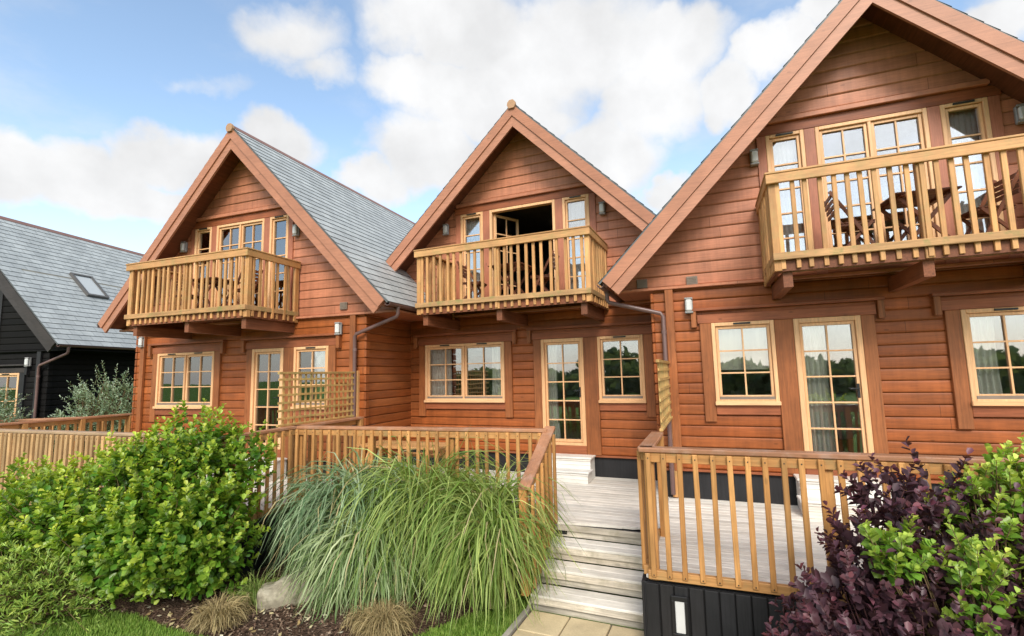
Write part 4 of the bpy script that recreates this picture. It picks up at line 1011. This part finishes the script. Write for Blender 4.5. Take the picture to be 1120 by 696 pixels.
def tuft(name,label,cx,cy,n,hl,mat,width=.011,lean=(0,0),seg=9,rad=.25,cat='grass clump',group=None,zb=.08,tilt=(.08,.9),end=(2.2,2.9),rise=(.3,.5),wisp=.08):
    """blades rise from a crown, arch over and hang"""
    a=rng.uniform(0,2*np.pi,n);ln=rng.uniform(*hl,n);rr=rad*np.sqrt(rng.uniform(0,1,n))
    base=np.stack([rr*np.cos(a+rng.normal(0,.6,n)),rr*np.sin(a+rng.normal(0,.6,n)),np.zeros(n)],1)
    q=rng.uniform(0,1,n)**1.3;t0=tilt[0]+(tilt[1]-tilt[0])*q
    dirh=np.stack([np.cos(a)+lean[0],np.sin(a)+lean[1]],1);reach=np.clip(np.linalg.norm(dirh,axis=1),.25,1.25)
    dirh/=np.maximum(1e-3,np.linalg.norm(dirh,axis=1,keepdims=True));t0*=reach
    ln=ln*(1-.42*q)
    pe=rng.uniform(*end,n);up=rng.uniform(0,1,n)<wisp;pe[up]=rng.uniform(.5,1.6,up.sum());t0[up]*=.6;ln[up]*=.74
    kink=rng.uniform(0,1,n)<.16;kseg=rng.integers(3,8,n);kang=rng.uniform(.4,1.3,n);r0_=rng.uniform(*rise,n);r1_=r0_+rng.uniform(.28,.5,n);tw=rng.normal(0,.75,n)
    p=base.copy();pts=[p.copy()]
    for k in range(seg):
        s_=(k+.5)/seg;x=np.clip((s_-r0_*.6)/(r1_-r0_*.6),0,1);x=x*x*(3-2*x);phi=t0+(pe-t0)*x+np.where(kink&(k>=kseg),kang,0)
        ca,sa=np.cos(tw*s_),np.sin(tw*s_);hx=dirh[:,0]*ca-dirh[:,1]*sa;hy=dirh[:,0]*sa+dirh[:,1]*ca
        d=np.stack([hx*np.sin(phi),hy*np.sin(phi),np.cos(phi)],1);d=unit(d+rng.normal(0,.07,(n,3)));p=p+d*(ln/seg)[:,None]
        p[:,2]=np.maximum(p[:,2],.015);pts.append(p.copy())
    pts=np.stack(pts,1)
    side=unit(np.stack([-dirh[:,1],dirh[:,0],np.zeros(n)],1)+rng.normal(0,.45,(n,3)))
    w=width*rng.uniform(.6,1.35,n)[:,None]*np.array([.7]+[1]*(seg-3)+[.8,.5,.1])[None,:seg+1]
    Lf=pts-side[:,None,:]*w[:,:,None]/2;Rt=pts+side[:,None,:]*w[:,:,None]/2
    v=np.stack([Lf,Rt],2).reshape(-1,3);m=2*(seg+1)
    k=(np.arange(n)*m)[:,None,None]+(np.arange(seg)*2)[None,:,None]+np.array([0,1,3,2])[None,None,:]
    yo=np.repeat(np.clip(rng.beta(.75,1.2,n),0,1),m)
    root=np_mesh(name,v,k.reshape(-1,4),mat,None,{'young':yo});root.location=(cx,cy,zb)
    return tag(root,label,cat,group)
M['bluegrass']=leaf_mat('blue_green_blade',(.11,.20,.085),(.52,.62,.38),.5,.3,.3,hue=.07,dead=.05)
M['palegrass']=leaf_mat('pale_green_blade',(.14,.23,.06),(.60,.66,.38),.5,.3,.3,hue=.08,dead=.04)
M['greengrass']=leaf_mat('yellow_green_blade',(.14,.23,.035),(.58,.66,.22),.5,.3,.38,hue=.10,dead=.04)
M['tangrass']=leaf_mat('tan_blade',(.28,.20,.09),(.50,.40,.20),.7,.2,.2,hue=.04)
G='ornamental grasses'
def merge(root,others):
    """several crowns of one plant joined into its one mesh"""
    for o in others:
        off=np.array(o.location)-np.array(root.location)
        A,B=root.data,o.data;na=len(A.vertices);va=np.empty(na*3,np.float32);A.vertices.foreach_get('co',va);vb=np.empty(len(B.vertices)*3,np.float32);B.vertices.foreach_get('co',vb)
        fa=np.empty(len(A.loops),np.int32);A.loops.foreach_get('vertex_index',fa);fb=np.empty(len(B.loops),np.int32);B.loops.foreach_get('vertex_index',fb)
        ya=np.empty(na,np.float32);A.attributes['young'].data.foreach_get('value',ya);yb=np.empty(len(vb)//3,np.float32);B.attributes['young'].data.foreach_get('value',yb)
        t_=np_mesh(root.name,np.concatenate([va.reshape(-1,3),vb.reshape(-1,3)+off]),np.concatenate([fa.reshape(-1,4),fb.reshape(-1,4)+na]),A.materials[0],None,{'young':np.concatenate([ya,yb])})
        root.data=t_.data;bpy.data.objects.remove(t_);bpy.data.objects.remove(o)
    return root
def clump(label,crowns,mat):
    o=None;rest=[]
    for c in crowns:
        t_=tuft('ornamental_grass',label,c[0],c[1],c[2],c[3],mat,c[4],rad=c[5],group=G,lean=c[6],tilt=c[7],wisp=c[8],end=(2.35,3.0),rise=(.36,.60))
        if o is None:o=t_
        else:rest.append(t_)
    return merge(o,rest)
clump('dense blue-green arching grass clump next to the green shrub',[(-2.50,7.30,850,(1.95,2.55),.019,.18,(.10,-.12),(.06,.42),.03),(-2.08,7.15,850,(2.05,2.7),.019,.18,(.05,-.15),(.06,.45),.04)],M['bluegrass'])
clump('pale green low fountain of grass hanging over the boulder',[(-1.85,6.55,1150,(1.35,1.9),.018,.20,(-.1,-.15),(.12,.9),.02)],M['palegrass'])
clump('bright yellow-green grass clump with upright wisps before the railing',[(-1.34,7.0,800,(2.3,3.0),.016,.20,(.1,-.15),(.05,.40),.25),(-1.02,6.72,800,(2.0,2.75),.016,.18,(.05,-.2),(.06,.45),.14)],M['greengrass'])
clump('yellow-green drooping grass clump beside the wooden steps',[(-.36,6.48,900,(2.0,2.7),.016,.17,(-.30,-.1),(.05,.36),.10),(-.32,6.04,650,(1.6,2.2),.016,.14,(-.40,-.05),(.05,.38),.04)],M['greengrass'])
for i,(x,y,lb,n,hh) in enumerate([(-3.30,5.76,'low tan dried grass tuft on the mulch left of the boulder',900,(.30,.5)),(-1.42,5.50,'tan dried grass tuft at the lawn edge under the tall grasses',1000,(.32,.52)),(-1.62,5.66,'small brown grass tuft next to the larger tan tuft under the tall grasses',600,(.25,.42)),(-3.15,6.25,'thin olive grass tuft between the green shrub and the boulder',500,(.3,.6))]):
    tuft('grass_tuft',lb.replace('left of the boulder','in front of the green shrub'),x,y,n,hh,M['tangrass'] if i<3 else M['greengrass'],.006,rad=.14,group='small grass tufts',cat='grass tuft',tilt=(.1,1.2),wisp=.3)

# trees across the way: they stand behind the viewpoint and show in the window glass
wc=[];
for i in range(46):
    a=R(118+i*2.75+rnd.uniform(-1,1));d=rnd.uniform(38,60);wc.append((math.sin(a)*d,math.cos(a)*d,rnd.uniform(1.0,1.7)*(1.6 if 34<i<39 else 1),rnd.uniform(2.4,4.6)))
n=420;Pw=[];Dw_=[];Nw=[];Lw=[]
for x,y,h,r_ in wc:
    u=unit(rng.normal(size=(n,3)));pp=np.array([x,y,h])+u*np.array([r_,r_,h])*rng.uniform(.7,1.02,n)[:,None]
    Pw.append(pp);Dw_.append(unit(u+rng.normal(0,.6,(n,3))));Nw.append(unit(u+rng.normal(0,.4,(n,3))));Lw.append(rng.uniform(.6,1.2,n))
Pw,Dw_,Nw,Lw=map(np.concatenate,(Pw,Dw_,Nw,Lw));k=Pw[:,2]>.1
v,f,y=leaves_mesh(Pw[k],Dw_[k],Nw[k],Lw[k],Lw[k]*.8,np.zeros(k.sum()))
M['woodleaf']=leaf_mat('distant_tree_leaf',(.14,.19,.10),(.16,.21,.11),.7,.2,.45)
tag(np_mesh('woodland',v,f,M['woodleaf'],None,{'young':y}),'dark leafy trees across the lawn, mirrored in the window glass','trees',kind='stuff')
# ------------------------------------------------------------------ sky, sun, camera
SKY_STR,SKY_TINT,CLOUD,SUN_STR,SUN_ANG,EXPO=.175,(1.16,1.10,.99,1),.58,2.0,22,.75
w=bpy.data.worlds.new('World');scene.world=w;w.use_nodes=True;nt=w.node_tree;nt.nodes.clear()
def wn(t,**k):
    x=nt.nodes.new(t)
    for a,b in k.items(): setattr(x,a,b)
    return x
SUN_EL,SUN_AZ=R(38),R(182)    # azimuth clockwise from +Y
sky=wn('ShaderNodeTexSky');sky.sky_type='NISHITA';sky.sun_disc=False;sky.sun_elevation=SUN_EL;sky.sun_rotation=SUN_AZ;sky.air_density=1.0;sky.dust_density=.6;sky.ozone_density=1.2
geo=wn('ShaderNodeTexCoord');L=nt.links.new
nm=wn('ShaderNodeVectorMath',operation='NORMALIZE');L(geo.outputs['Generated'],nm.inputs[0])
sep=wn('ShaderNodeSeparateXYZ');L(nm.outputs[0],sep.inputs[0])
def wm(op,a,b=None,c=None,clamp=False):
    x=wn('ShaderNodeMath',operation=op,use_clamp=clamp)
    for i,v in enumerate((a,b,c)):
        if v is None: continue
        if isinstance(v,bpy.types.NodeSocket):L(v,x.inputs[i])
        else:x.inputs[i].default_value=v
    return x.outputs[0]
def wv(op,a,b):
    x=wn('ShaderNodeVectorMath',operation=op)
    for i,v in enumerate((a,b)):
        if isinstance(v,bpy.types.NodeSocket):L(v,x.inputs[i])
        else:x.inputs[i].default_value=v
    return x.outputs[0] if op not in('DOT_PRODUCT','DISTANCE','LENGTH') else x.outputs['Value']
def wnoise(v,s,d=6,r=.55):
    x=wn('ShaderNodeTexNoise');L(v,x.inputs['Vector']);x.inputs['Scale'].default_value=s;x.inputs['Detail'].default_value=d;x.inputs['Roughness'].default_value=r;return x
D=nm.outputs[0]
# warp directions a little so the cloud banks get cauliflower edges
n1=wnoise(D,4.5,5,.55);wrp=wv('MULTIPLY',wv('SUBTRACT',n1.outputs['Color'],(.5,.5,.5)),(.13,.13,.13))
n2=wnoise(D,16,5,.55);wrp2=wv('MULTIPLY',wv('SUBTRACT',n2.outputs['Color'],(.5,.5,.5)),(.06,.06,.06))
Dw=wv('ADD',wv('ADD',D,wrp),wrp2)
acc=None
#            azimuth (deg, + right), elevation, half-width az, half-height el
BANKS=[(-46.3,17.2,4.4,2.9),(-41,18.1,4.8,3.3),(-35.6,20.9,5.6,3.2),(-26.6,23.9,4.5,3.2),(-30.8,19.2,4.6,2.6),(-39.5,16,7.5,2.2),(-25,34,6.5,3.6,.85),(-21,31.5,4.5,2.2,.7),(-33,29,6,1.6,.35),(-52,29,6,2,.3),(-6.1,37.1,9.9,4.7),(-9.5,31.6,6.6,3),
       (5.3,34.5,11.9,6.2),(18.4,33.1,6.6,3.3),(17.5,28.9,6.2,4.8),(2.8,27.6,6.2,3.8),(-9.5,24.7,6.6,4.6),(-15.9,21.5,3.8,2.7),(11.4,23.3,6.2,5),(-1.7,30,10.6,3.6),(29.8,31.0,3.6,2.6),(34.2,32.6,3.3,1.4),(25.5,28,2.8,3.4),
       (47.2,27.1,3.8,2.8),(55,30,8,4),(18.5,19.1,3.2,2.2),(-12,48,14,5),(20,46,10,4),(-62,16,9,4),(66,20,12,6),(90,15,16,7),(110,35,16,9),(140,18,20,9),(172,27,20,11),(180,62,34,14),(-150,22,20,9),(-120,30,18,9),(-95,14,16,6),(-160,45,14,8),(150,48,14,8),(100,60,14,8),(-90,55,16,8)]
for az,el,wa,we,*am in BANKS:
    az,el=R(az),R(el);c=(math.sin(az)*math.cos(el),math.cos(az)*math.cos(el),math.sin(el))
    rx=(math.cos(az),-math.sin(az),0);up=(-math.sin(az)*math.sin(el),-math.cos(az)*math.sin(el),math.cos(el))
    d=wv('SUBTRACT',Dw,c)
    a=wm('DIVIDE',wv('DOT_PRODUCT',d,rx),R(wa));b=wm('DIVIDE',wv('DOT_PRODUCT',d,up),R(we));fw=wv('DOT_PRODUCT',d,c)
    q=wm('ADD',wm('ADD',wm('MULTIPLY',a,a),wm('MULTIPLY',b,b)),wm('MULTIPLY',wm('MULTIPLY',fw,fw),6))
    g=wm('SUBTRACT',am[0] if am else 1.25,q)
    acc=g if acc is None else wm('MAXIMUM',acc,g)
n3=wnoise(D,9,6,.6)
dn=wm('ADD',acc,wm('MULTIPLY',wm('SUBTRACT',n3.outputs['Fac'],.5),1.1))
mk=wn('ShaderNodeMapRange',interpolation_type='SMOOTHSTEP');L(dn,mk.inputs[0]);mk.inputs[1].default_value=-.12;mk.inputs[2].default_value=.85
# thin veil
n4=wnoise(wv('MULTIPLY',D,(1,1,2.2)),3.2,6,.6)
veil=wn('ShaderNodeMapRange',interpolation_type='SMOOTHSTEP');L(n4.outputs['Fac'],veil.inputs[0]);veil.inputs[1].default_value=.42;veil.inputs[2].default_value=.8;veil.inputs[4].default_value=.5
cov=wm('MAXIMUM',mk.outputs[0],veil.outputs[0])
n5=wnoise(wv('ADD',D,(2.2,.4,1.1)),7,6,.55)
shade=wn('ShaderNodeMapRange');L(n5.outputs['Fac'],shade.inputs[0]);shade.inputs[1].default_value=.35;shade.inputs[2].default_value=.65;shade.inputs[3].default_value=.86;shade.inputs[4].default_value=1.04
bg1=wn('ShaderNodeBackground');bg1.inputs[1].default_value=SKY_STR
tint=wn('ShaderNodeMix',data_type='RGBA',blend_type='MULTIPLY');tint.inputs[0].default_value=1;L(sky.outputs[0],tint.inputs[6]);tint.inputs[7].default_value=SKY_TINT
L(tint.outputs[2],bg1.inputs[0])
hz=wn('ShaderNodeMapRange',interpolation_type='SMOOTHSTEP');L(sep.outputs[2],hz.inputs[0]);hz.inputs[1].default_value=-.02;hz.inputs[2].default_value=.36;hz.inputs[3].default_value=.8;hz.inputs[4].default_value=0
cov=wm('MAXIMUM',cov,hz.outputs[0])
bg2=wn('ShaderNodeBackground');bg2.inputs[0].default_value=(.985,.99,1,1);
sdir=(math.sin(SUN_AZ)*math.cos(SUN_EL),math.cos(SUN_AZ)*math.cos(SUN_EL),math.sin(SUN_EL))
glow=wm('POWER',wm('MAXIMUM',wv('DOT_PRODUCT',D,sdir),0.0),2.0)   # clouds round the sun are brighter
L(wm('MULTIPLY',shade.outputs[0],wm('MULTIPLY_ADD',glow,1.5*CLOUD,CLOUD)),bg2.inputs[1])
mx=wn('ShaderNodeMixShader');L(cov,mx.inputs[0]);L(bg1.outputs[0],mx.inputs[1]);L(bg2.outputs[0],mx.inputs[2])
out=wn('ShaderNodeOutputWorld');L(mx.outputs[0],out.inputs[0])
sl=bpy.data.lights.new('sun','SUN');sl.energy=SUN_STR;sl.angle=R(SUN_ANG);sl.color=(1,.95,.87)
so=bpy.data.objects.new('sun',sl);COL.objects.link(so)
sd=Vector((math.sin(SUN_AZ)*math.cos(SUN_EL),math.cos(SUN_AZ)*math.cos(SUN_EL),math.sin(SUN_EL)))
so.rotation_euler=sd.to_track_quat('Z','Y').to_euler();so.location=sd*60
cam=bpy.data.cameras.new('camera');co=bpy.data.objects.new('camera',cam);COL.objects.link(co);scene.camera=co
cam.sensor_width=36;cam.sensor_fit='HORIZONTAL';cam.lens=535.98/1120*36;cam.clip_start=.1;cam.clip_end=2000
pitch,roll=.1131,-.0222
r0=Vector((1,0,0));dn_=Vector((0,math.sin(pitch),-math.cos(pitch)));fw=Vector((0,math.cos(pitch),math.sin(pitch)))
Xc=r0*math.cos(roll)-dn_*math.sin(roll);Dc=r0*math.sin(roll)+dn_*math.cos(roll)
m=Matrix((Xc,-Dc,-fw)).transposed().to_4x4();m.translation=(0,0,EYE);co.matrix_world=m
vs_=scene.view_settings;vs_.view_transform='Standard';vs_.look='None';vs_.gamma=1;vs_.use_curve_mapping=False;vs_.exposure=EXPO
scene.cycles.max_bounces=6;scene.cycles.transparent_max_bounces=16;scene.cycles.caustics_reflective=False;scene.cycles.caustics_refractive=False
scene.cycles.use_denoising=True
